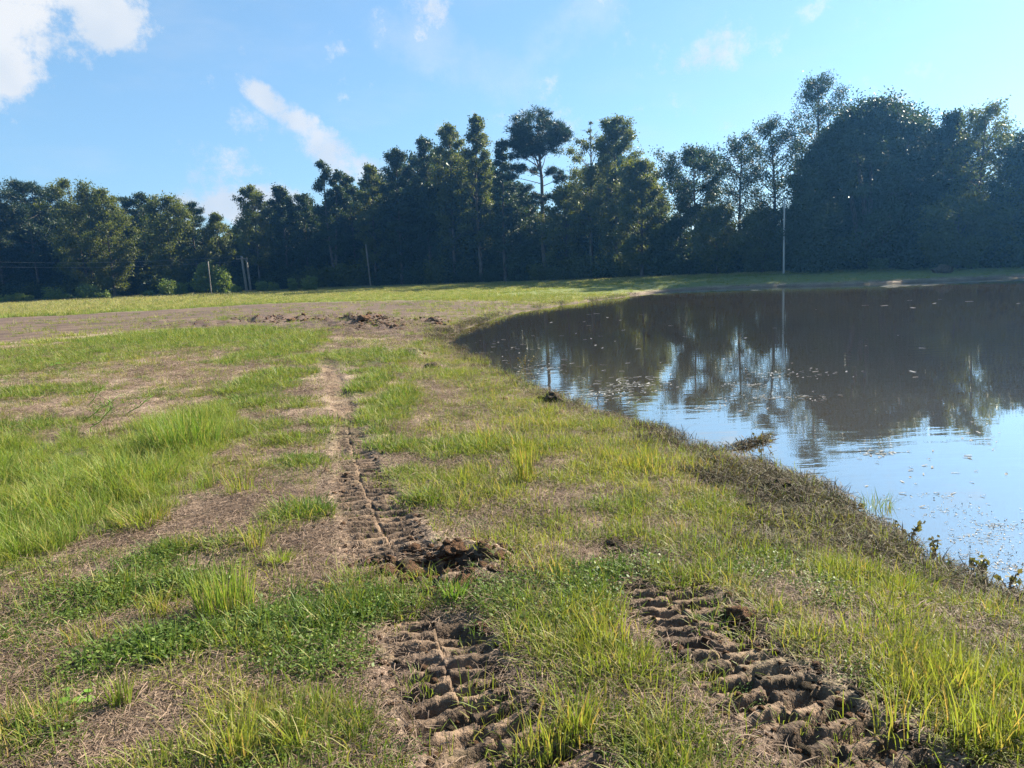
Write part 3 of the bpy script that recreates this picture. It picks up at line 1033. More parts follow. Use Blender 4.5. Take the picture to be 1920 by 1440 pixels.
def tree_meshes(kind, Ht, W, base, n_leaf, size, seed, limbs=32, lean=(0, 0), bark='bark', leaf='leaf_dark', twin=False, bare_top=0.0, clump=.14):
    """trunk with limbs and a crown of leaf clumps; foot at the origin"""
    r = np.random.default_rng(seed)
    prof = PROFILE[kind]
    needle = leaf == 'needle'
    tb = Tubes()
    stems = []
    ns = 2 if twin else 1
    for si in range(ns):
        ph = r.uniform(0, 6.28, 2); am = r.uniform(.01, .03) * Ht
        sgn = (-1, 1)[si] if twin else 0
        hh = Ht * (1.0 if si == 0 else r.uniform(.86, .95))

        def stem(t, ph=ph, am=am, sgn=sgn, hh=hh):
            return np.array([lean[0] * t + am * math.sin(ph[0] + 3.2 * t) * t + sgn * W * .22 * t, lean[1] * t + am * math.sin(ph[1] + 2.7 * t) * t, hh * t])
        ts = np.linspace(0, .97, 9)
        rad0 = .011 * Ht + .03
        tb.tube([stem(t) for t in ts], [rad0 * (1.25 if t == 0 else 1) * (1 - .9 * t) + .012 for t in ts], 6)
        stems.append(stem)
    cents, rcs = [], []
    rad = W / 2
    for i in range(limbs):
        stem = stems[i % ns]
        t = (i + r.uniform(0, 1)) / limbs
        prf = float(prof(np.array(t)))
        L = rad * prf * r.uniform(.62, 1.12)
        hz = base + (1 - base) * t
        el = R(r.uniform(8, 34) + 30 * t) if kind not in ('spire', 'pine') else R(r.uniform(-4, 18) + 24 * t)
        if kind == 'umbrella':
            el = R(r.uniform(18, 45))
        ht0 = max(hz - math.tan(el) * L / Ht * .75, base * .55)
        az = i * 2.39996 + r.uniform(-.5, .5)
        p0 = stem(min(ht0, .95))
        d = np.array([math.cos(az), math.sin(az), math.tan(el)])
        pts = [p0]
        for q in (.35, .7, 1.0):
            j = r.normal(0, .06, 3) * L
            pts.append(p0 + d * L * q + np.array([0, 0, .12 * L * q * q]) + j)
        r0 = .0045 * Ht * (1 - .6 * t) + .012
        tb.tube(pts, [r0, r0 * .7, r0 * .45, .008], 4)
        dead = r.uniform() < bare_top and t > .6
        nsub = 5
        for sidx in range(nsub):
            q = .35 + .65 * (sidx + r.uniform(0, 1)) / nsub
            b = p0 + d * L * q + np.array([0, 0, .12 * L * q * q])
            a2 = az + r.choice([-1, 1]) * r.uniform(.4, 1.3)
            l2 = L * r.uniform(.22, .46) * (1.2 - .4 * q) + .25
            e2 = b + np.array([math.cos(a2) * l2, math.sin(a2) * l2, l2 * r.uniform(-.15, .7)])
            tb.tube([b, (b + e2) / 2 + r.normal(0, .05, 3) * l2, e2], [r0 * .4, r0 * .25, .005], 3)
            if not dead:
                cents += [e2, b * .45 + e2 * .55]
                rc = clump * rad * r.uniform(.6, 1.25) + .22
                rcs += [rc, rc * .8]
        if not dead:
            cents.append(pts[-1]); rcs.append(clump * rad + .2)
    for stem in stems:
        for t in np.linspace(.86, .99, 4):
            cents.append(stem(t) + r.normal(0, .12, 3)); rcs.append((clump * rad * .9 + .15) * float(np.clip(1.5 * prof(np.array(min(t, .97))), .4, 1)))
    cents = np.array(cents); rcs = np.array(rcs)
    ne = max(4, n_leaf // len(cents))
    V, q, tone = leaf_quads(cents, rcs, ne, size, r, .6 if needle else .8, needle, True)
    low = V[:, 2] < .15
    V[low, 2] = .15 + np.abs(V[low, 2]) * .1
    me = fast_mesh('crown', V, None, q)
    a = me.attributes.new('tone', 'FLOAT', 'POINT'); a.data.foreach_set('value', tone.astype(np.float32))
    me.materials.append(M[leaf])
    return tb, me


def dome_mesh(Ht, W, n_leaf, size, seed, leaf):
    """a tree smothered in creeper: a dense shell of leaf clumps that reaches the ground"""
    r = np.random.default_rng(seed)
    tb = Tubes()
    for k in range(5):
        a = k * 1.3
        tb.tube([(math.cos(a) * .5, math.sin(a) * .4, 0), (math.cos(a) * W * .12, math.sin(a) * W * .1, Ht * .45), (math.cos(a) * W * .26, math.sin(a) * W * .2, Ht * .8)], [.24, .16, .06], 6)
    n = 560
    u = r.uniform(0, 1, n); a = r.uniform(0, 2 * np.pi, n)
    zt = u ** .8
    rad = np.sqrt(np.clip(1 - zt ** 2.6, 0.0, 1)) * W / 2
    dep = 1 - .35 * r.uniform(0, 1, n) ** 2
    lump = 1 + .06 * np.sin(a * 5 + zt * 9) + .05 * np.sin(a * 11 - zt * 14) + r.normal(0, .05, n)
    c = np.stack([np.cos(a) * rad * dep * lump, np.sin(a) * rad * dep * lump * .75, zt * Ht * (.97 + .05 * r.normal(0, .5, n)) * np.where(zt > .8, 1, 1)], 1)
    ne = n_leaf // n
    V, q, tone = leaf_quads(c, r.uniform(.40, .95, n), ne, size, r, .9, False, True)
    V[:, 2] = np.maximum(V[:, 2], .1)
    me = fast_mesh('crown', V, None, q)
    at_ = me.attributes.new('tone', 'FLOAT', 'POINT'); at_.data.foreach_set('value', tone.astype(np.float32))
    me.materials.append(M[leaf])
    return tb, me


TREE_D = [(-900, 150), (-300, 145), (0, 135), (200, 125), (400, 113), (600, 105), (800, 97), (1000, 86), (1200, 75), (1300, 71), (1471, 67), (1600, 65), (1920, 62), (2400, 62), (3200, 66)]
def tree_dist(px):
    return float(np.interp(px, [a for a, _ in TREE_D], [b for _, b in TREE_D]))


def plant_tree(px, ty, wpx, kind, label, base=.22, n=9000, size=.26, leaf='leaf_dark', bark='bark', dd=0.0, name='tree', seed=0, group=None, cat='tree', **kw):
    if px > 1080 and kind != 'vine':
        n, size = int(n * (2.1 if kind == 'sparse' else 3.0)), size * .70
    elif kind != 'vine':
        n, size = int(n * 2.3), size * .82
    D = tree_dist(px) + dd
    top = at_dist(px, ty, D)
    g = H(top[0], top[1])
    Ht = top[2] - g
    W = wpx / F * D
    root = empty(name, (top[0], top[1], g - .05))
    if kind == 'vine':
        tb, me = dome_mesh(Ht, W, n, size, seed, leaf)
    else:
        tb, me = tree_meshes(kind, Ht, W, base, n, size, seed, leaf=leaf, bark=bark, **kw)
    tb.build('trunk', M[bark], root)
    c = bpy.data.objects.new('crown', me); col.objects.link(c); c.parent = root
    tag(root, label, cat, group)
    return root


TG = 'trees along the edge of the wood'
T = [
    # px, top, width, kind, label, options
    (-95, 350, 110, 'oval', 'dark leafy tree just past the left edge of the picture', dict(leaf='leaf_dark')),
    (-22, 347, 95, 'oval', 'dark tree cut by the left edge of the picture', dict(leaf='leaf_dark', base=.2)),
    (45, 342, 92, 'pine', 'round-topped dark pine nearest the left edge, second tree in', dict(leaf='needle', base=.3, n=12000, size=.45, limbs=30)),
    (92, 352, 62, 'pine', 'narrower dark pine between the round-topped pine and the lit leafy tree', dict(leaf='needle', base=.35, n=9000, size=.45, dd=5)),
    (143, 337, 88, 'oval', 'tall leafy tree with a pointed twin top, sunlit green on its right side', dict(leaf='leaf_olive', base=.12, n=13000, twin=True, dd=-6)),
    (192, 362, 74, 'oval', 'leafy olive green tree leaning on the right of the pointed twin-topped tree', dict(leaf='leaf_olive', base=.08, n=11000, dd=-8)),
    (228, 368, 48, 'pine', 'slender pine with sky showing through its open top', dict(leaf='needle', base=.45, n=4200, size=.42, limbs=16, dd=3)),
    (262, 365, 52, 'oval', 'dark leafy tree right beside the slender open-topped pine', dict(leaf='leaf_dark', base=.25, n=7000, dd=3)),
    (306, 373, 84, 'oval', 'full leafy tree with a broad sunlit right flank above low shrubs', dict(leaf='leaf_olive', base=.14, n=12500, dd=-5)),
    (357, 382, 56, 'pine', 'small pine with flat layered boughs against the pale cloud', dict(leaf='needle', base=.36, n=6500, size=.42, limbs=16, bark='bark')),
    (402, 400, 44, 'column', 'lowest narrow leafy tree at the dip in the skyline', dict(leaf='leaf_olive', base=.15, n=5500)),
    (436, 440, 52, 'oval', 'low dark tree filling the dip left of the double pole', dict(leaf='leaf_dark', base=.1, n=6000, dd=4)),
    (470, 352, 60, 'sparse', 'thin-topped tree above the double pole, first right of the dip', dict(leaf='leaf_olive', base=.25, n=7500, dd=-2)),
    (524, 348, 54, 'column', 'dark upright tree right of the thin-topped one above the double pole', dict(leaf='leaf_dark', base=.12, n=9000)),
    (566, 368, 54, 'oval', 'shorter dark tree left of the tall double-spired tree', dict(leaf='leaf_dark', base=.1, n=8500, dd=2)),
    (612, 298, 58, 'spire', 'tall double-spired tree standing clear against the white cloud', dict(leaf='leaf_dark', base=.28, n=8500, twin=True, limbs=30)),
    (652, 326, 52, 'column', 'dark tree behind the thin grey pole, right of the double spire', dict(leaf='leaf_dark', base=.15, n=8500, dd=3)),
    (690, 308, 54, 'column', 'upright tree with a blunt olive top over the thin grey pole', dict(leaf='leaf_olive', base=.16, n=9000)),
    (738, 282, 66, 'oval', 'broad dark tree one step up the skyline from the thin grey pole', dict(leaf='leaf_dark', base=.14, n=11000)),
    (792, 256, 60, 'column', 'tall dark tree left of the highest clump in the middle', dict(leaf='leaf_dark', base=.14, n=10500, dd=2)),
    (838, 235, 62, 'sparse', 'tall tree forming the left half of the highest middle clump', dict(leaf='leaf_olive', base=.2, n=10500)),
    (888, 215, 62, 'column', 'tallest tree of the middle clump, with a bushy pointed top', dict(leaf='leaf_olive', base=.22, n=11000)),
    (936, 260, 44, 'spire', 'narrow spiked tree in the gap left of the umbrella pine', dict(leaf='leaf_dark', base=.18, n=6500)),
    (972, 372, 84, 'oval', 'lower leafy tree under the left boughs of the umbrella pine', dict(leaf='leaf_dark', base=.1, n=9500, dd=4)),
    (1058, 352, 90, 'sparse', 'thin leafy tree right of the umbrella pine with sky glinting through', dict(leaf='leaf_olive', base=.14, n=8500, dd=1)),
    (1102, 232, 74, 'sparse', 'tall tree with bare grey twigs at its top', dict(leaf='leaf_olive', base=.28, n=6500, bare_top=.8)),
    (1150, 222, 84, 'oval', 'tall bushy tree right of the bare-twigged one, reddish at the top', dict(leaf='leaf_olive', base=.2, n=12000)),
    (1200, 305, 84, 'oval', 'rounded green tree sloping down to the notch beside the pond', dict(leaf='leaf_olive', base=.1, n=12500, dd=-2)),
    (1262, 410, 66, 'oval', 'low dark tree in the notch of the skyline by the pond', dict(leaf='leaf_dark', base=.08, n=7500)),
    (1305, 283, 118, 'umbrella', 'wide umbrella-topped tree right of the notch', dict(leaf='leaf_dark', base=.42, n=8500, limbs=22, size=.22)),
    (1345, 390, 76, 'oval', 'low leafy tree with a yellowish top under the umbrella-topped tree', dict(leaf='leaf_olive', base=.08, n=9000, size=.22, dd=-2)),
    (1388, 258, 86, 'sparse', 'open airy tree left of the pale tall pole', dict(leaf='leaf_dark', base=.3, n=6000, size=.2)),
    (1452, 228, 104, 'sparse', 'see-through tree above the pale tall pole', dict(leaf='leaf_dark', base=.32, n=6800, size=.19, limbs=30)),
    (1430, 400, 84, 'oval', 'leafy bush-like tree around the foot of the see-through tree', dict(leaf='leaf_olive', base=.05, n=9000, size=.21, dd=-1)),
    (1530, 147, 104, 'sparse', 'highest tree of all, its airy top standing above the dome', dict(leaf='leaf_dark', base=.34, n=9500, size=.19, limbs=32, dd=3)),
    (1642, 196, 285, 'vine', 'huge creeper-covered dome of a tree by the far bank', dict(leaf='leaf_dark', n=130000, size=.175)),
    (1790, 212, 72, 'column', 'leafy tree rising from the right shoulder of the dome', dict(leaf='leaf_dark', base=.2, n=9000, size=.21, dd=1)),
    (1842, 203, 88, 'sparse', 'ragged tree with an outstretched crown near the right edge', dict(leaf='leaf_olive', base=.3, n=7500, size=.20)),
    (1886, 262, 90, 'sparse', 'tree with a long branch slanting up to the right edge', dict(leaf='leaf_olive', base=.2, n=7500, size=.20, lean=(2.4, 0), dd=-1)),
    (1800, 380, 110, 'oval', 'lower leafy tree right of the dome with yellowish sunlit leaves', dict(leaf='leaf_olive', base=.05, n=11000, size=.21, dd=-2)),
    (1940, 255, 100, 'oval', 'dense dark tree cut by the right edge of the picture', dict(leaf='leaf_dark', base=.1, n=11000, size=.21)),
    (2040, 240, 120, 'oval', 'dark leafy tree just past the right edge of the picture', dict(leaf='leaf_dark', base=.1, n=9000, size=.23)),
    (2170, 225, 150, 'oval', 'second dark leafy tree past the right edge of the picture', dict(leaf='leaf_dark', base=.1, n=9000, size=.25)),
]
for i, (px, ty, wp, kd, lb, kw) in enumerate(T):
    nm = 'pine_tree' if kw.get('leaf') == 'needle' else ('creeper_covered_tree' if kd == 'vine' else 'leafy_tree')
    plant_tree(px, ty, wp, kd, lb, seed=100 + i, name=nm, group=TG, **kw)


def umbrella_pine():
    """the lone pine of the middle: bare forked trunk, rounded crown of needle clumps, layered lower boughs"""
    r = np.random.default_rng(5)
    D = tree_dist(1008)
    top = at_dist(1008, 213, D); g = H(top[0], top[1]); Ht = top[2] - g
    root = empty('pine_tree', (top[0], top[1], g - .05))
    s = D / F
    tb = Tubes()

    def P(px, py, dy=0.0):          # local point from a photo position
        q = at_dist(px, py, D)
        return np.array([q[0] - top[0], q[1] - top[1] + dy, max(q[2] - g, 0)])
    trunk = [np.array([.35, 0, 0]), P(1019, 470), P(1017, 400), P(1016, 340), P(1012, 300), P(1008, 262), P(1006, 232)]
    tb.tube(trunk, [.27, .24, .21, .18, .14, .09, .03], 7)
    tb.tube([P(1017, 330), P(1005, 295, .3), P(990, 262, .6)], [.12, .08, .03], 5)
    cents, rcs = [], []
    heads = [(1008, 226, 30), (985, 238, 26), (1032, 238, 26), (975, 262, 24), (1048, 258, 22), (1010, 255, 40), (968, 272, 16), (1025, 278, 26), (995, 280, 22), (1050, 250, 16), (978, 250, 22), (1036, 262, 24)]
    for hx, hy, hr in heads:
        for k in range(14):
            a, e = r.uniform(0, 6.28), r.uniform(-.6, 1)
            q = P(hx + math.cos(a) * hr * r.uniform(.3, 1), hy - e * hr * .55, math.sin(a) * hr * s * 1.1)
            cents.append(q); rcs.append(r.uniform(.32, .6))
        st = P(1012 + r.uniform(-3, 3), min(hy + 40, 330))
        e_ = P(hx, hy + 4, r.uniform(-.8, .8))
        tb.tube([st, (st + e_) / 2 + np.array([0, 0, -.2]), e_], [.07, .045, .012], 4)
    for hx, hy, hr in ((962, 268, 12), (975, 290, 12), (966, 312, 14), (985, 318, 12), (1040, 320, 10), (1058, 335, 12), (950, 330, 10), (990, 365, 14), (1000, 380, 14), (975, 352, 14), (1035, 368, 12)):
        st = P(1016, hy + 14); e_ = P(hx, hy, r.uniform(-.9, .9))
        tb.tube([st, (st + e_) / 2 + np.array([0, 0, .1]), e_], [.05, .03, .01], 4)
        for k in range(8):
            cents.append(e_ + np.array([r.uniform(-1, 1) * hr * s * 1.6, r.uniform(-.8, .8), r.uniform(-.25, .25)])); rcs.append(r.uniform(.25, .45))
    cents = np.array(cents); rcs = np.array(rcs)
    V, q, tone = leaf_quads(cents, rcs * 1.15, 170, .30, r, .7, True, True)
    me = fast_mesh('crown', V, None, q)
    a = me.attributes.new('tone', 'FLOAT', 'POINT'); a.data.foreach_set('value', tone.astype(np.float32))
    me.materials.append(M['needle'])
    tb.build('trunk', M['bark'], root)
    c = bpy.data.objects.new('crown', me); col.objects.link(c); c.parent = root
    tag(root, 'lone umbrella pine with a round crown on a bare trunk, middle of the skyline', 'tree', TG)


umbrella_pine()

# the wood behind the front trees and its undergrowth, which nobody could count
SKY = [(-900, 360), (-60, 352), (40, 345), (90, 355), (140, 340), (190, 365), (230, 372), (305, 376), (357, 395), (400, 405), (430, 440), (470, 375), (525, 352), (570, 372), (612, 325), (650, 330),
       (690, 312), (735, 290), (790, 262), (885, 232), (935, 275), (960, 370), (1070, 370), (1105, 300), (1150, 250), (1200, 320), (1235, 400), (1275, 420), (1340, 400), (1400, 400), (1470, 400),
       (1530, 330), (1560, 240), (1640, 205), (1760, 230), (1800, 330), (1880, 340), (1930, 290), (2050, 260), (3200, 250)]
SX = [a for a, _ in SKY]; SY = [b for _, b in SKY]


def wood_proto(kind, leaf, seed, base=.12):
    tb, me = tree_meshes(kind, 10.0, 5.6, base, 9000, .30, seed, limbs=22, leaf=leaf)
    return tb, me


def woodland():
    protos = []
    for kd, lf, sd_ in (('oval', 'leaf_dark', 900), ('column', 'leaf_dark', 901), ('oval', 'leaf_dark', 902), ('sparse', 'leaf_dark', 903)):
        tb, me = wood_proto(kd, lf, sd_)
        # trunk and crown together: this is one far mass
        tv = np.array(tb.v); nv = len(me.vertices)
        cv = np.empty(nv * 3, np.float32); me.vertices.foreach_get('co', cv)
        V = np.concatenate([cv.reshape(-1, 3), tv])
        quads = [tuple(p.vertices) for p in me.polygons] + [tuple(i + nv for i in f) for f in tb.f]
        tone = np.empty(nv, np.float32); me.attributes['tone'].data.foreach_get('value', tone)
        m2 = bpy.data.meshes.new('wood_tree')
        m2.from_pydata(V.tolist(), [], quads)
        a = m2.attributes.new('tone', 'FLOAT', 'POINT'); a.data.foreach_set('value', np.concatenate([tone, np.zeros(len(tv), np.float32)]))
        m2.materials.append(M[lf]); m2.materials.append(M['bark'])
        mi = np.zeros(len(m2.polygons), np.int32); mi[len(me.polygons):] = 1
        m2.polygons.foreach_set('material_index', mi)
        protos.append(m2)
    pts, sc, rz = [], [], []
    px = -800.0
    while px < 3000:
        for row, (off, low) in enumerate(((5, 70), (10, 42), (17, 30), (26, 22))):
            x_ = px + rng.uniform(-14, 14)
            D = tree_dist(x_) + off + rng.uniform(-2, 2)
            ty = np.interp(x_, SX, SY) + low + rng.uniform(0, 45)
            p = at_dist(x_, ty, D)
            hh = p[2] - .03
            if hh < 3: continue
            pts.append((p[0], p[1], -.1))
            k = hh / 10.0; wv = rng.uniform(.85, 1.25) * np.clip(k, .7, 1.3)
            sc.append((wv, wv, k)); rz.append(rng.uniform(0, 6.28))
        px += 30 * 100 / tree_dist(px)
    pts, sc, rz = np.array(pts), np.array(sc), np.array(rz)
    pts[:, 2] = height(pts[:, 0], pts[:, 1]) - .1
    scatter('woodland', 'dark mass of woodland behind the front row of trees', protos, pts, rz, sc, rng.integers(0, len(protos), len(pts)))


woodland()


def bush_mesh(name, seed, W, Ht, n, size, leaf, stems=5):
    r = np.random.default_rng(seed)
    tb = Tubes(); cents = []
    for i in range(stems * 3):
        a = i * 2.4 + r.uniform(-.4, .4); L = W / 2 * r.uniform(.3, .9); hh = Ht * r.uniform(.35, .92)
        e = np.array([math.cos(a) * L, math.sin(a) * L, hh])
        if i < stems:
            tb.tube([(0, 0, 0), e * np.array([.4, .4, .5]), e], [.05, .035, .012], 4)
        cents += [e, e * np.array([.8, .8, .65]), e * np.array([.9, .9, .35])]
    cents = np.array(cents)
    V, q, tone = leaf_quads(cents, np.full(len(cents), W * .17), max(3, n // len(cents)), size, r, .9, False, True)
    V[:, 2] = np.maximum(V[:, 2], .03)
    me = fast_mesh(name, V, None, q)
    at_ = me.attributes.new('tone', 'FLOAT', 'POINT'); at_.data.foreach_set('value', tone.astype(np.float32))
    me.materials.append(M[leaf])
    return tb, me


def undergrowth():
    protos = [bush_mesh('under_bush', 700 + i, 3.6, 2.6, 3000, .24, ('leaf_dark', 'leaf_dark', 'leaf_olive')[i])[1] for i in range(3)]
    pts, sc = [], []
    px = -800.0
    while px < 3000:
        for off in (0.5, 3, 7, 12):
            x_ = px + rng.uniform(-20, 20)
            D = tree_dist(x_) + off + rng.uniform(-1.2, 1.2)
            d = ray(x_, 500); k = D / math.hypot(d[0], d[1])
            X, Y = d[0] * k, d[1] * k
            pts.append((X, Y, 0))
            s = rng.uniform(.55, 1.25); sc.append((s * 1.2, s * 1.2, s * rng.uniform(.7, 1.35)))
        px += 26 * 100 / tree_dist(px)
    pts, sc = np.array(pts), np.array(sc)
    pts[:, 2] = height(pts[:, 0], pts[:, 1]) - .05
    scatter('undergrowth', 'dark undergrowth filling the foot of the wood', protos, pts, rng.uniform(0, 6.28, len(pts)), sc, rng.integers(0, 3, len(pts)))


undergrowth()

# shrubs that stand out one by one before the left-hand trees
SG = 'shrubs at the foot of the left-hand trees'
SH = [(14, 556, 26, 'rounded green shrub nearest the left edge at the field side'), (38, 550, 20, 'small upright shrub, second from the left edge'), (53, 555, 14, 'tiny shrub, third from the left edge'),
      (100, 540, 32, 'round bright shrub standing alone before the dark wood'), (124, 551, 18, 'low shrub right of the lone round one'), (162, 533, 34, 'largest green shrub below the pointed twin-topped tree'),
      (196, 547, 22, 'pale upright shrub right of the largest one'), (277, 547, 16, 'small light green sapling below the full leafy tree'), (313, 524, 28, 'tall narrow shrub below the full leafy tree'),
      (338, 532, 20, 'dark shrub left of the small conifers'), (441, 538, 18, 'dim shrub at the foot of the double pole, left side'), (490, 528, 18, 'leafy shrub just right of the double pole'),
      (512, 530, 20, 'pale green shrub, second right of the double pole'), (548, 522, 14, 'small leafy shrub in shade between the double pole and thin pole'), (580, 516, 26, 'dim shrub in the shade left of the thin grey pole'),
      (1648, 487, 26, 'light leafy shrub on the bank at the foot of the dome'), (1822, 486, 18, 'small bright green shrub on the bank right of the dome')]
for i, (px, ty, wp, lb) in enumerate(SH):
    D = tree_dist(px) - (17.0 if px < 1000 else 2.2)
    top = at_dist(px, ty, D); g = H(top[0], top[1]); hh = max(top[2] - g, .8); W = wp / F * D
    tb, me = bush_mesh('foliage', 300 + i, W * 1.05, hh, 1900, .17, 'shrub_leaf')
    root = empty('shrub', (top[0], top[1], g))
    tb.build('stem', M['twig'], root)
    c = bpy.data.objects.new('foliage', me); col.objects.link(c); c.parent = root
    tag(root, lb, 'shrub', SG)
for i, (px, ty, wp, lb) in enumerate(((383, 497, 44, 'small young conifer with drooping boughs by the pale short pole'), (413, 505, 34, 'smaller young conifer right of the pale short pole'))):
    D = tree_dist(px) - 14
    top = at_dist(px, ty, D); g = H(top[0], top[1]); hh = top[2] - g
    tb, me = tree_meshes('spire', hh, wp / F * D, .06, 3600, .24, 640 + i, limbs=22, leaf='shrub_leaf', clump=.14)
    root = empty('young_conifer', (top[0], top[1], g))
    tb.build('trunk', M['bark'], root)
    c = bpy.data.objects.new('crown', me); col.objects.link(c); c.parent = root
    tag(root, lb, 'conifer', SG)

# ------------------------------------------------------------------ poles and wires
def pole(px, ty, by, D, rad, mat, label, name='utility_pole', arm=None, lean=(0, 0), crown=True):
    top = at_dist(px, ty, D)
    g = H(top[0], top[1]); hh = top[2] - g
    root = empty(name, (top[0], top[1], g))
    tb = Tubes()
    tb.tube([(-lean[0], 0, -.3), (-lean[0] * .66, 0, hh * .33), (-lean[0] * .33, 0, hh * .66), (0, 0, hh)], [rad, rad * .93, rad * .84, rad * .75], 12)
    tb.build('shaft', M[mat], root)
    cap = Tubes(); cap.tube([(0, 0, hh - .05), (0, 0, hh + .03)], [rad * .82, rad * .7], 12)
    cap.build('cap', M['metal'], root)
    if arm:
        for k, dz in enumerate(arm):
            v = [(-.75, -.14, hh - dz), (.75, -.14, hh - dz), (.75, -.03, hh - dz), (-.75, -.03, hh - dz), (-.75, -.14, hh - dz + .12), (.75, -.14, hh - dz + .12), (.75, -.03, hh - dz + .12), (-.75, -.03, hh - dz + .12)]
            f = [(0, 3, 2, 1), (4, 5, 6, 7), (0, 1, 5, 4), (1, 2, 6, 5), (2, 3, 7, 6), (3, 0, 4, 7)]
            a = mesh_obj('crossarm', v, f, M[mat], root)
            for ix in (-.65, -.1, .65):
                ins = Tubes(); ins.tube([(ix, -.085, hh - dz + .11), (ix, -.085, hh - dz + .17), (ix, -.085, hh - dz + .26)], [.03, .06, .035], 8)
                ins.build('insulator', M['ceramic'], a)
    tag(root, label, 'pole', 'poles before the wood')
    return np.array([top[0], top[1], g + hh])


p_r = pole(1471, 372, 518, 61.5, .075, 'pole_pale', 'tall slim pale pole standing on the far bank of the pond')
p_m = pole(686, 459, 540, 99, .10, 'pole_wood', 'thin grey pole before the middle trees', lean=(-.25, 0))
p_d1 = pole(453, 481, 545, 104, .17, 'pole_wood', 'left pole of the close pair of weathered poles', arm=(.35,), lean=(-.25, 0))
p_d2 = pole(462, 487, 545, 104, .15, 'pole_wood', 'right pole of the close pair of weathered poles', lean=(-.2, 0))
p_s = pole(390, 491, 530, 93, .07, 'pole_wood', 'short pale pole among the young conifers')


def wire(a, b, sag, label, rad=.012):
    tb = Tubes()
    pts = []
    for t in np.linspace(0, 1, 25):
        p = a * (1 - t) + b * t
        p = p + np.array([0, 0, -sag * 4 * t * (1 - t)])
        pts.append(p)
    tb.tube(pts, [rad] * len(pts), 5)
    o = tb.build('overhead_wire', M['metal'])
    tag(o, label, 'wire', 'overhead wires at the left')


e1 = at_dist(-260, 478, 122); e2 = at_dist(-260, 488, 122)
wire(p_d1 + np.array([0, 0, .05]), e1, .9, 'upper faint wire running left from the double pole')
wire(p_d2 + np.array([0, 0, -.1]), e2, .9, 'lower faint wire running left from the double pole')

# ------------------------------------------------------------------ clods, mounds
def clod_mesh(seed, n_sub=4, rough=.5, squash=.6):
    import bmesh
    r = np.random.default_rng(seed)
    bm = bmesh.new()
    bmesh.ops.create_icosphere(bm, subdivisions=n_sub, radius=1.0)
    co = np.array([v.co[:] for v in bm.verts])
    fs = 1 + rough * fbm(co[:, 0] * 1.4 + seed * 3.1 + co[:, 2], co[:, 1] * 1.4 - co[:, 2] * 1.3, 5, seed % 50) * 2.2
    for v, f in zip(bm.verts, fs):
        c = v.co
        v.co = Vector((c.x * f, c.y * f, c.z * f * squash))
    me = bpy.data.meshes.new('clod')
    bm.to_mesh(me); bm.free()
    me.polygons.foreach_set('use_smooth', [True] * len(me.polygons))
    return me


CLODS = [(852, 1050, .06, 'clod', 'biggest reddish clod on the right rim of the dug hole'), (872, 1072, .05, 'clod', 'reddish clod on the right rim of the hole, behind the bright tuft'),
         (838, 1036, .04, 'clod', 'crumbly clod at the back rim of the hole'), (868, 1092, .05, 'clod', 'small clod just above the bright tuft by the hole'),
         (720, 1075, .045, 'clod', 'small pale clod on the left side of the hole'), (1035, 752, .16, 'clod_grey', 'dark clod alone on the pale spot near the pond edge'),
         (1398, 957, .085, 'clod_grey', 'dark muddy clod, left of the pair below the dead weed'), (1428, 958, .07, 'clod_grey', 'dark muddy clod, right of the pair below the dead weed'),
         (1462, 915, .10, 'clod_grey', 'dark clod lying in the dead weed by the shore'), (1345, 872, .10, 'clod_grey', 'dark clod at the foot of the yellow grass near the shore'),
         (1150, 1022, .055, 'clod_grey', 'black clod at the back of the trampled spot'), (1172, 1042, .06, 'clod_grey', 'black clod at the front of the trampled spot'),
         (1540, 990, .06, 'clod_grey', 'grey clod on the bank below the shoreline weed'), (1392, 1160, .06, 'clod', 'clod right of the top of the right-hand track'),
         (810, 690, .13, 'clod_grey', 'dark mound of earth beside the near end of the pond'), (682, 603, .18, 'clod', 'pale lump of earth in the scraped strip, largest there'),
         (815, 600, .15, 'clod_grey', 'dark lump of earth in the scrub left of the pond'), (545, 602, .13, 'clod', 'low brown lump on the long scraped ridge'), (1768, 514, .55, 'clod_grey', 'small dark stump on the far bank below the dome'),
         (945, 750, .05, 'clod', 'small brown clod left of the dark clod near the pond edge'), (905, 1180, .05, 'clod', 'pale clod right of the dark leafy clump')]
for i, (px, py, s, mt, lb) in enumerate(CLODS):
    p = ground(px, py) if py > 560 else at_dist(px, py, 57)
    if py < 560:
        p[2] = H(p[0], p[1])
    me = clod_mesh(40 + i)
    me.materials.append(M[mt])
    o = bpy.data.objects.new('clod' if 'stump' not in lb else 'stump', me)
    o.location = (p[0], p[1], p[2] + s * .12)
    o.scale = (s * 1.15, s, s)
    o.rotation_euler = (0, 0, i * 1.7)
    col.objects.link(o)
    tag(o, lb, 'stump' if 'stump' in lb else 'clod', 'clods of earth')

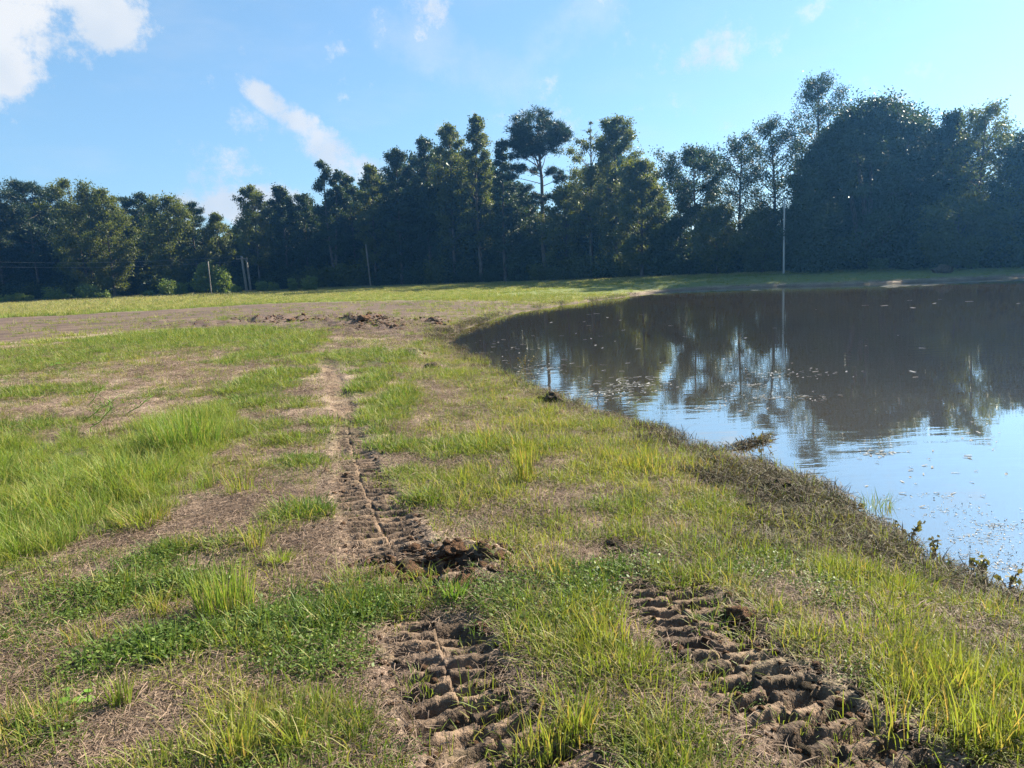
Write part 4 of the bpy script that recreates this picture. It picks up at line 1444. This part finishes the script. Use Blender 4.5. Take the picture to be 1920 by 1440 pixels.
def crumbs():
    protos = []
    for i in range(4):
        me = clod_mesh(140 + i, 2, .45, .7)
        me.materials.append(M['clod'] if i < 3 else M['clod_grey'])
        protos.append(me)
    X, Y, S = [], [], []
    r = np.random.default_rng(8)
    for path, n, ymax in ((track_l, 900, 11), (track_r, 700, 5)):
        a = np.array(path)
        for _ in range(n):
            p = a[r.integers(0, len(a))]
            if p[1] > ymax: continue
            side = r.choice([-1, 1]) * (.24 + abs(r.normal(0, .07))) if r.uniform() < .6 else r.uniform(-.24, .24)
            X.append(p[0] + side); Y.append(p[1] + r.normal(0, .08)); S.append(.004 + abs(r.normal(0, .007)))
    for _ in range(260):
        t = r.uniform(0, 6.28); d = r.uniform(.1, .42)
        X.append(hole[0] + math.cos(t) * d * 1.2); Y.append(hole[1] + math.sin(t) * d); S.append(.006 + abs(r.normal(0, .014)))
    for px, py, rx, ry, n, sz in ((590, 604, 130, 4, 420, .05), (700, 609, 60, 9, 320, .05), (815, 602, 40, 6, 120, .045), (470, 606, 110, 4, 160, .04), (1150, 1032, 45, 12, 60, .016), (1430, 958, 60, 10, 60, .02),
                                  (1470, 905, 90, 18, 90, .018), (1040, 752, 25, 4, 30, .03), (340, 613, 60, 3, 60, .04), (780, 652, 40, 5, 60, .03), (1370, 1060, 100, 30, 50, .014)):
        for _ in range(n):
            p = at(r.normal(px, rx * .55), r.normal(py, ry * .55))
            X.append(p[0]); Y.append(p[1]); S.append(sz * (.25 + abs(r.normal(0, .6))))
    X, Y, S = np.array(X), np.array(Y), np.array(S)
    Z = height(X, Y)
    scatter('soil_crumbs', 'loose crumbs of turned soil along the tracks and scrapes', protos, np.stack([X, Y, Z], 1), r.uniform(0, 6.28, len(X)), S, r.integers(0, 4, len(X)))


crumbs()

# ------------------------------------------------------------------ single plants of the foreground
def tuft(px, py, n, hmin, hmax, spread, lean, mat, label, wid=.0046, extra=None, seed=0):
    r = np.random.default_rng(2000 + seed)
    p = ground(px, py)
    parts = [blades(n, hmin, hmax, spread, lean, wid, r, .06), blades(n // 2, hmin * .4, hmin, spread * 1.25, .8, wid, r, .2)]
    me = geo_mesh('grass_tuft', merge(parts), M[mat])
    o = bpy.data.objects.new('grass_tuft', me)
    o.location = (p[0], p[1], p[2] - .004)
    col.objects.link(o)
    tag(o, label, 'grass tuft', 'grass tufts standing out in the foreground')


TU = [(425, 1150, 300, .12, .30, .14, .22, 'blade_lush', 'big upright bright green tuft on the bare patch at left'),
      (525, 1058, 170, .05, .11, .065, .7, 'blade_lush', 'small dense rounded bright green tuft right of the big upright one'),
      (352, 838, 560, .22, .50, .34, .35, 'blade_lush', 'largest fountain of lush grass at the top of the left band'),
      (270, 985, 220, .08, .20, .15, .7, 'blade_yellow', 'spreading yellow green tuft at the lower end of the lush band'),
      (450, 928, 70, .10, .26, .10, .35, 'blade_yellow', 'thin yellow tuft on the bare soil right of the lush band'),
      (480, 1032, 45, .12, .25, .06, .25, 'blade_yellow', 'thin wispy tuft above the small rounded tuft'),
      (855, 1125, 90, .06, .15, .06, .4, 'blade_lush', 'bright green tuft growing on the front rim of the dug hole'),
      (1135, 1205, 90, .08, .19, .10, .35, 'blade_yellow', 'dense yellow green tuft left of the right-hand track'),
      (1022, 1420, 50, .09, .22, .08, .25, 'blade_yellow', 'tall yellow tuft at the bottom edge between the two tracks'),
      (1085, 1380, 70, .08, .18, .05, .3, 'blade_yellow', 'shorter yellow tuft right of the tall one between the tracks'),
      (552, 1400, 120, .06, .15, .07, .5, 'blade_yellow', 'yellow green tuft at the bottom left of the left-hand track'),
      (440, 1420, 100, .08, .2, .08, .35, 'blade_yellow', 'leafy yellow green tuft near the bottom edge, left'),
      (300, 1160, 40, .1, .2, .03, .3, 'blade_yellow', 'thin orange-tinged tuft left of the big upright one'),
      (875, 905, 55, .08, .2, .06, .3, 'blade_yellow', 'lone brownish green tuft between the track and the shore'),
      (985, 905, 80, .2, .42, .07, .12, 'blade_yellow', 'tallest thin yellow stalks of grass in the middle of the bank'),
      (1665, 1165, 70, .05, .11, .05, .6, 'blade_lush', 'small green tuft alone on the bare patch near the pond corner'),
      (1700, 1390, 45, .10, .24, .10, .3, 'blade_yellow', 'tall yellow grass clump left in the lower right corner'),
      (1850, 1400, 60, .14, .32, .14, .2, 'blade_yellow', 'tallest yellow grass clump in the lower right corner'),
      (1800, 1300, 50, .12, .27, .12, .25, 'blade_yellow', 'upright yellow grass clump above the lower right corner'),
      (230, 1330, 55, .09, .2, .04, .3, 'blade_short', 'narrow green tuft on the bare patch at lower left'),
      (1640, 955, 80, .08, .18, .12, .5, 'blade_short', 'dull grass tuft on the lip of the bank over the water')]
for i, (px, py, n, h0, h1, sp, ln, mt, lb) in enumerate(TU):
    tuft(px, py, n, h0, h1, sp, ln, mt, lb, seed=i)


def broadleaf(px, py, label, seed, leaves=9, size=.05, hgt=.08):
    r = np.random.default_rng(seed)
    p = ground(px, py)
    root = empty('broadleaf_weed', tuple(p))
    tb = Tubes()
    for k in range(leaves):
        a = k * 2.4 + r.uniform(-.3, .3); L = r.uniform(.3, 1) * hgt; hz = hgt * r.uniform(.4, 1.0)
        e = np.array([math.cos(a) * L, math.sin(a) * L, hz])
        tb.tube([(0, 0, -.005), e * .6, e], [.003, .0022, .0015], 4)
        s = size * r.uniform(.7, 1.2)
        d = np.array([math.cos(a), math.sin(a), -.25]); e2 = np.array([-math.sin(a), math.cos(a), .0]); up = np.array([.0, 0, 1])
        ring = []
        for t in np.linspace(0, 2 * math.pi, 12, endpoint=False):
            rr = 1 - .18 * max(0, math.cos(t + math.pi)) ** 3
            ring.append(tuple(e + d * s * .5 * (1 + math.cos(t) * rr) + e2 * s * .52 * math.sin(t) + up * s * .10 * abs(math.sin(t))))
        mesh_obj('leaf', [tuple(e + d * s * .5)] + ring, [(0, 1 + i, 1 + (i + 1) % 12) for i in range(12)], M['weed_leaf'], root, True)
    tb.build('stem', M['weed_leaf'], root)
    tag(root, label, 'weed')


M['weed_leaf'] = plant_material('weed_leaf', (.12, .24, .03), (.18, .30, .05), None, .4)
broadleaf(132, 1325, 'bright green weed with round leaves at lower left', 1, 7, .036, .06)
broadleaf(105, 690, 'yellow green leafy weed far left in the thin grass', 2, 12, .06, .12)


def stalk(px, py, dx, dz, label, seed, leafy=.0, name='weed_stalk', mat='weed_leaf'):
    r = np.random.default_rng(seed)
    p = ground(px, py)
    root = empty(name, tuple(p))
    tb = Tubes()
    n = 7
    pts = [np.array([dx * t + r.normal(0, .015), .05 * math.sin(4 * t), dz * t * (1.15 - .15 * t)]) for t in np.linspace(0, 1, n)]
    tb.tube(pts, list(np.linspace(.007, .0025, n)), 5)
    cents = []
    for k in range(12):
        t = .25 + .75 * k / 12; b = np.array([dx * t, .05 * math.sin(4 * t), dz * t * (1.15 - .15 * t)])
        L = r.uniform(.06, .16); a = r.uniform(0, 6.28)
        e = b + np.array([math.cos(a) * L, math.sin(a) * L, L * .5])
        tb.tube([b, e], [.003, .0015], 3)
        cents.append(e)
    tb.build('stem', M[mat], root)
    V, q, tone = leaf_quads(np.array(cents), np.full(12, .035), 6, .02, r)
    me = fast_mesh('foliage', V, q)
    at_ = me.attributes.new('tone', 'FLOAT', 'POINT'); at_.data.foreach_set('value', tone.astype(np.float32))
    me.materials.append(M['shrub_leaf'])
    c = bpy.data.objects.new('foliage', me); col.objects.link(c); c.parent = root
    tag(root, label, 'weed', 'leaning weeds in the thin grass at left')


stalk(162, 762, .30, .30, 'leaning dark weed stalk, farthest left of the leaning weeds', 1)
stalk(158, 790, .45, .28, 'longest leaning weed stalk, low in the left thin grass', 2)
stalk(165, 812, .35, .30, 'leaning weed stalk nearest the lush band', 3)
stalk(235, 778, .42, .24, 'leaning weed stalk farthest right of the leaning weeds', 4)


def sprout(px, py, hgt, n, label, seed):
    r = np.random.default_rng(seed)
    p = at(px, py, WATER)
    p[2] = min(H(p[0], p[1]), WATER)
    root = empty('shore_sprout', tuple(p))
    tb = Tubes(); cents = []
    up = WATER - p[2]
    for k in range(n):
        a = r.uniform(0, 6.28); L = hgt * r.uniform(.2, .8); hz = up + hgt * r.uniform(.45, 1)
        e = np.array([math.cos(a) * L, math.sin(a) * L, hz])
        tb.tube([(0, 0, -.02), e * np.array([.35, .35, .55]), e], [.006, .004, .002], 4)
        for t in (.55, .7, .85, 1.0):
            cents.append(e * np.array([t, t, t]))
    tb.build('stem', M['twig'], root)
    cents = np.array(cents); cents = cents[cents[:, 2] > up + .02]
    V, q, tone = leaf_quads(cents, np.full(len(cents), .018), 2, .036, r)
    me = fast_mesh('foliage', V, q)
    at_ = me.attributes.new('tone', 'FLOAT', 'POINT'); at_.data.foreach_set('value', tone.astype(np.float32))
    me.materials.append(M['deadweed_leaf'])
    c = bpy.data.objects.new('foliage', me); col.objects.link(c); c.parent = root
    tag(root, label, 'weed', 'weeds standing at the water edge')


M['deadweed_leaf'] = plant_material('drowned_weed_leaf', (.075, .085, .028), (.17, .13, .05), None, .3, inst=False)
sprout(1705, 1008, .14, 5, 'branching weed standing in the water off the near corner', 1)
sprout(1752, 1036, .09, 4, 'small weed at the water edge right of the branching one', 2)
sprout(1838, 1078, .11, 6, 'bushy weed at the water edge close to the right side', 3)
sprout(1890, 1100, .09, 4, 'thin weed at the water edge nearest the right side', 4)
sprout(1606, 955, .08, 5, 'low dark weed on the lip of the bank above the open water', 5)
sprout(1430, 832, .12, 5, 'weed at the root of the floating strip of debris', 6)
sprout(985, 690, .25, 5, 'pale dead weed sticking out of the pond near its bend', 7)

# ------------------------------------------------------------------ floating debris
def debris():
    r = np.random.default_rng(77)
    V, Qd = [], []

    def fleck(x, y, L, Wd, a, curl):
        b = len(V)
        c, s = math.cos(a), math.sin(a)
        for u, v_, h in ((-.5, -.5, 0), (.5, -.4, curl), (.5, .4, curl * .6), (-.5, .5, .0)):
            V.append((x + c * u * L - s * v_ * Wd, y + s * u * L + c * v_ * Wd, WATER + .004 + h))
        Qd.append((b, b + 1, b + 2, b + 3))
    patches = [(1180, 722, 90, 18, 260, .10), (1130, 740, 60, 10, 120, .10), (1470, 700, 130, 12, 150, .08), (1480, 745, 90, 7, 160, .07), (1400, 722, 60, 4, 90, .07), (960, 660, 90, 22, 150, .12), (900, 640, 70, 14, 120, .12),
               (1010, 690, 90, 18, 150, .11), (1080, 640, 150, 40, 110, .13), (1280, 640, 200, 60, 60, .13), (1620, 650, 200, 60, 50, .14), (1850, 1010, 70, 30, 300, .026), (1790, 960, 90, 16, 160, .026), (1880, 985, 60, 8, 160, .026), (1830, 1040, 80, 8, 160, .022), (1760, 930, 70, 6, 70, .03),
               (1890, 1065, 60, 14, 260, .024), (1640, 850, 40, 12, 60, .06), (1830, 820, 100, 60, 50, .07), (1720, 900, 120, 60, 50, .06), (1640, 572, 70, 6, 30, .3), (1810, 566, 110, 8, 40, .25),
               (1240, 590, 40, 4, 12, .3), (1130, 595, 120, 12, 50, .22), (1230, 700, 150, 40, 80, .12), (1350, 760, 70, 14, 40, .09)]
    for cx, cy, rx, ry, n, sz in patches:
        P_ = np.array([at(r.normal(cx, rx * .5), r.normal(cy, ry * .5), WATER) for _ in range(int(n * (.42 if sz < .12 else .13)))])
        P_ = P_[shore_sd(P_[:, 0], P_[:, 1]) < -.08]
        for p in P_:
            fleck(p[0], p[1], sz * r.uniform(.3, 1.2), sz * r.uniform(.12, .4), r.uniform(-.5, .5) + (0 if r.uniform() < .7 else 1.2), r.uniform(0, .012))
    # pale flecks strung along the far bank, most on the right
    P_ = []
    for _ in range(420):
        px = r.uniform(1660, 1935) if r.uniform() < .8 else r.uniform(1250, 1420)
        t = np.interp(px, [1250, 1420, 1660, 1760, 1920], [547, 541, 535, 530, 523])
        p = at(px, t + abs(r.normal(0, 1.2)) + .8, WATER)
        P_.append(p)
    P_ = np.array(P_)
    for p in P_[shore_sd(P_[:, 0], P_[:, 1]) < .3]:
        fleck(p[0], p[1], r.uniform(.2, .7), r.uniform(.1, .35), r.uniform(-.3, .3), .01)
    o = mesh_obj('floating_debris', V, Qd, M['fleck'])
    tag(o, 'pale leaf flecks and scum floating on the pond', kind='stuff')
    # the strip of drowned weed that reaches out from the bank
    V2 = []
    pts = [(1372, 842), (1395, 836), (1420, 829), (1445, 820)]
    base = [at(a, b, WATER) for a, b in pts]
    parts = []
    for t in np.linspace(0, 1, 46):
        k = t * (len(base) - 1); i = min(int(k), len(base) - 2); f = k - i
        c = base[i] * (1 - f) + base[i + 1] * f
        v, q, tt, al = straws(9, .11 * (1.1 - .5 * t), .05, .17, .008, r, .035, .4)
        v = v + c + np.array([0, 0, .0])
        parts.append((v, q, tt, al))
    me = geo_mesh('floating_weed_strip', merge(parts), M['deadmat'])
    o = bpy.data.objects.new('floating_weed_strip', me); col.objects.link(o)
    tag(o, 'strip of brown floating weed reaching out from the near bank', 'floating weed')


debris()

# ------------------------------------------------------------------ air
def haze():
    m, nt = new_mat('thin_blue_haze')
    g = NT(nt)
    v = g.n('ShaderNodeVolumePrincipled')
    v.inputs['Color'].default_value = (.14, .44, 1.0, 1)
    v.inputs['Density'].default_value = HAZE
    v.inputs['Anisotropy'].default_value = .68
    o = g.n('ShaderNodeOutputMaterial')
    nt.links.new(v.outputs[0], o.inputs['Volume'])
    x0, x1, y0, y1, z0, z1 = -260, 260, -60, 260, -3.0, 32
    vs = [(x0, y0, z0), (x1, y0, z0), (x1, y1, z0), (x0, y1, z0), (x0, y0, z1), (x1, y0, z1), (x1, y1, z1), (x0, y1, z1)]
    fs = [(0, 3, 2, 1), (4, 5, 6, 7), (0, 1, 5, 4), (1, 2, 6, 5), (2, 3, 7, 6), (3, 0, 4, 7)]
    ob = mesh_obj('haze', vs, fs, m)
    tag(ob, 'thin blue haze in the air before the wood', kind='stuff')


HAZE = 0.00055
haze()
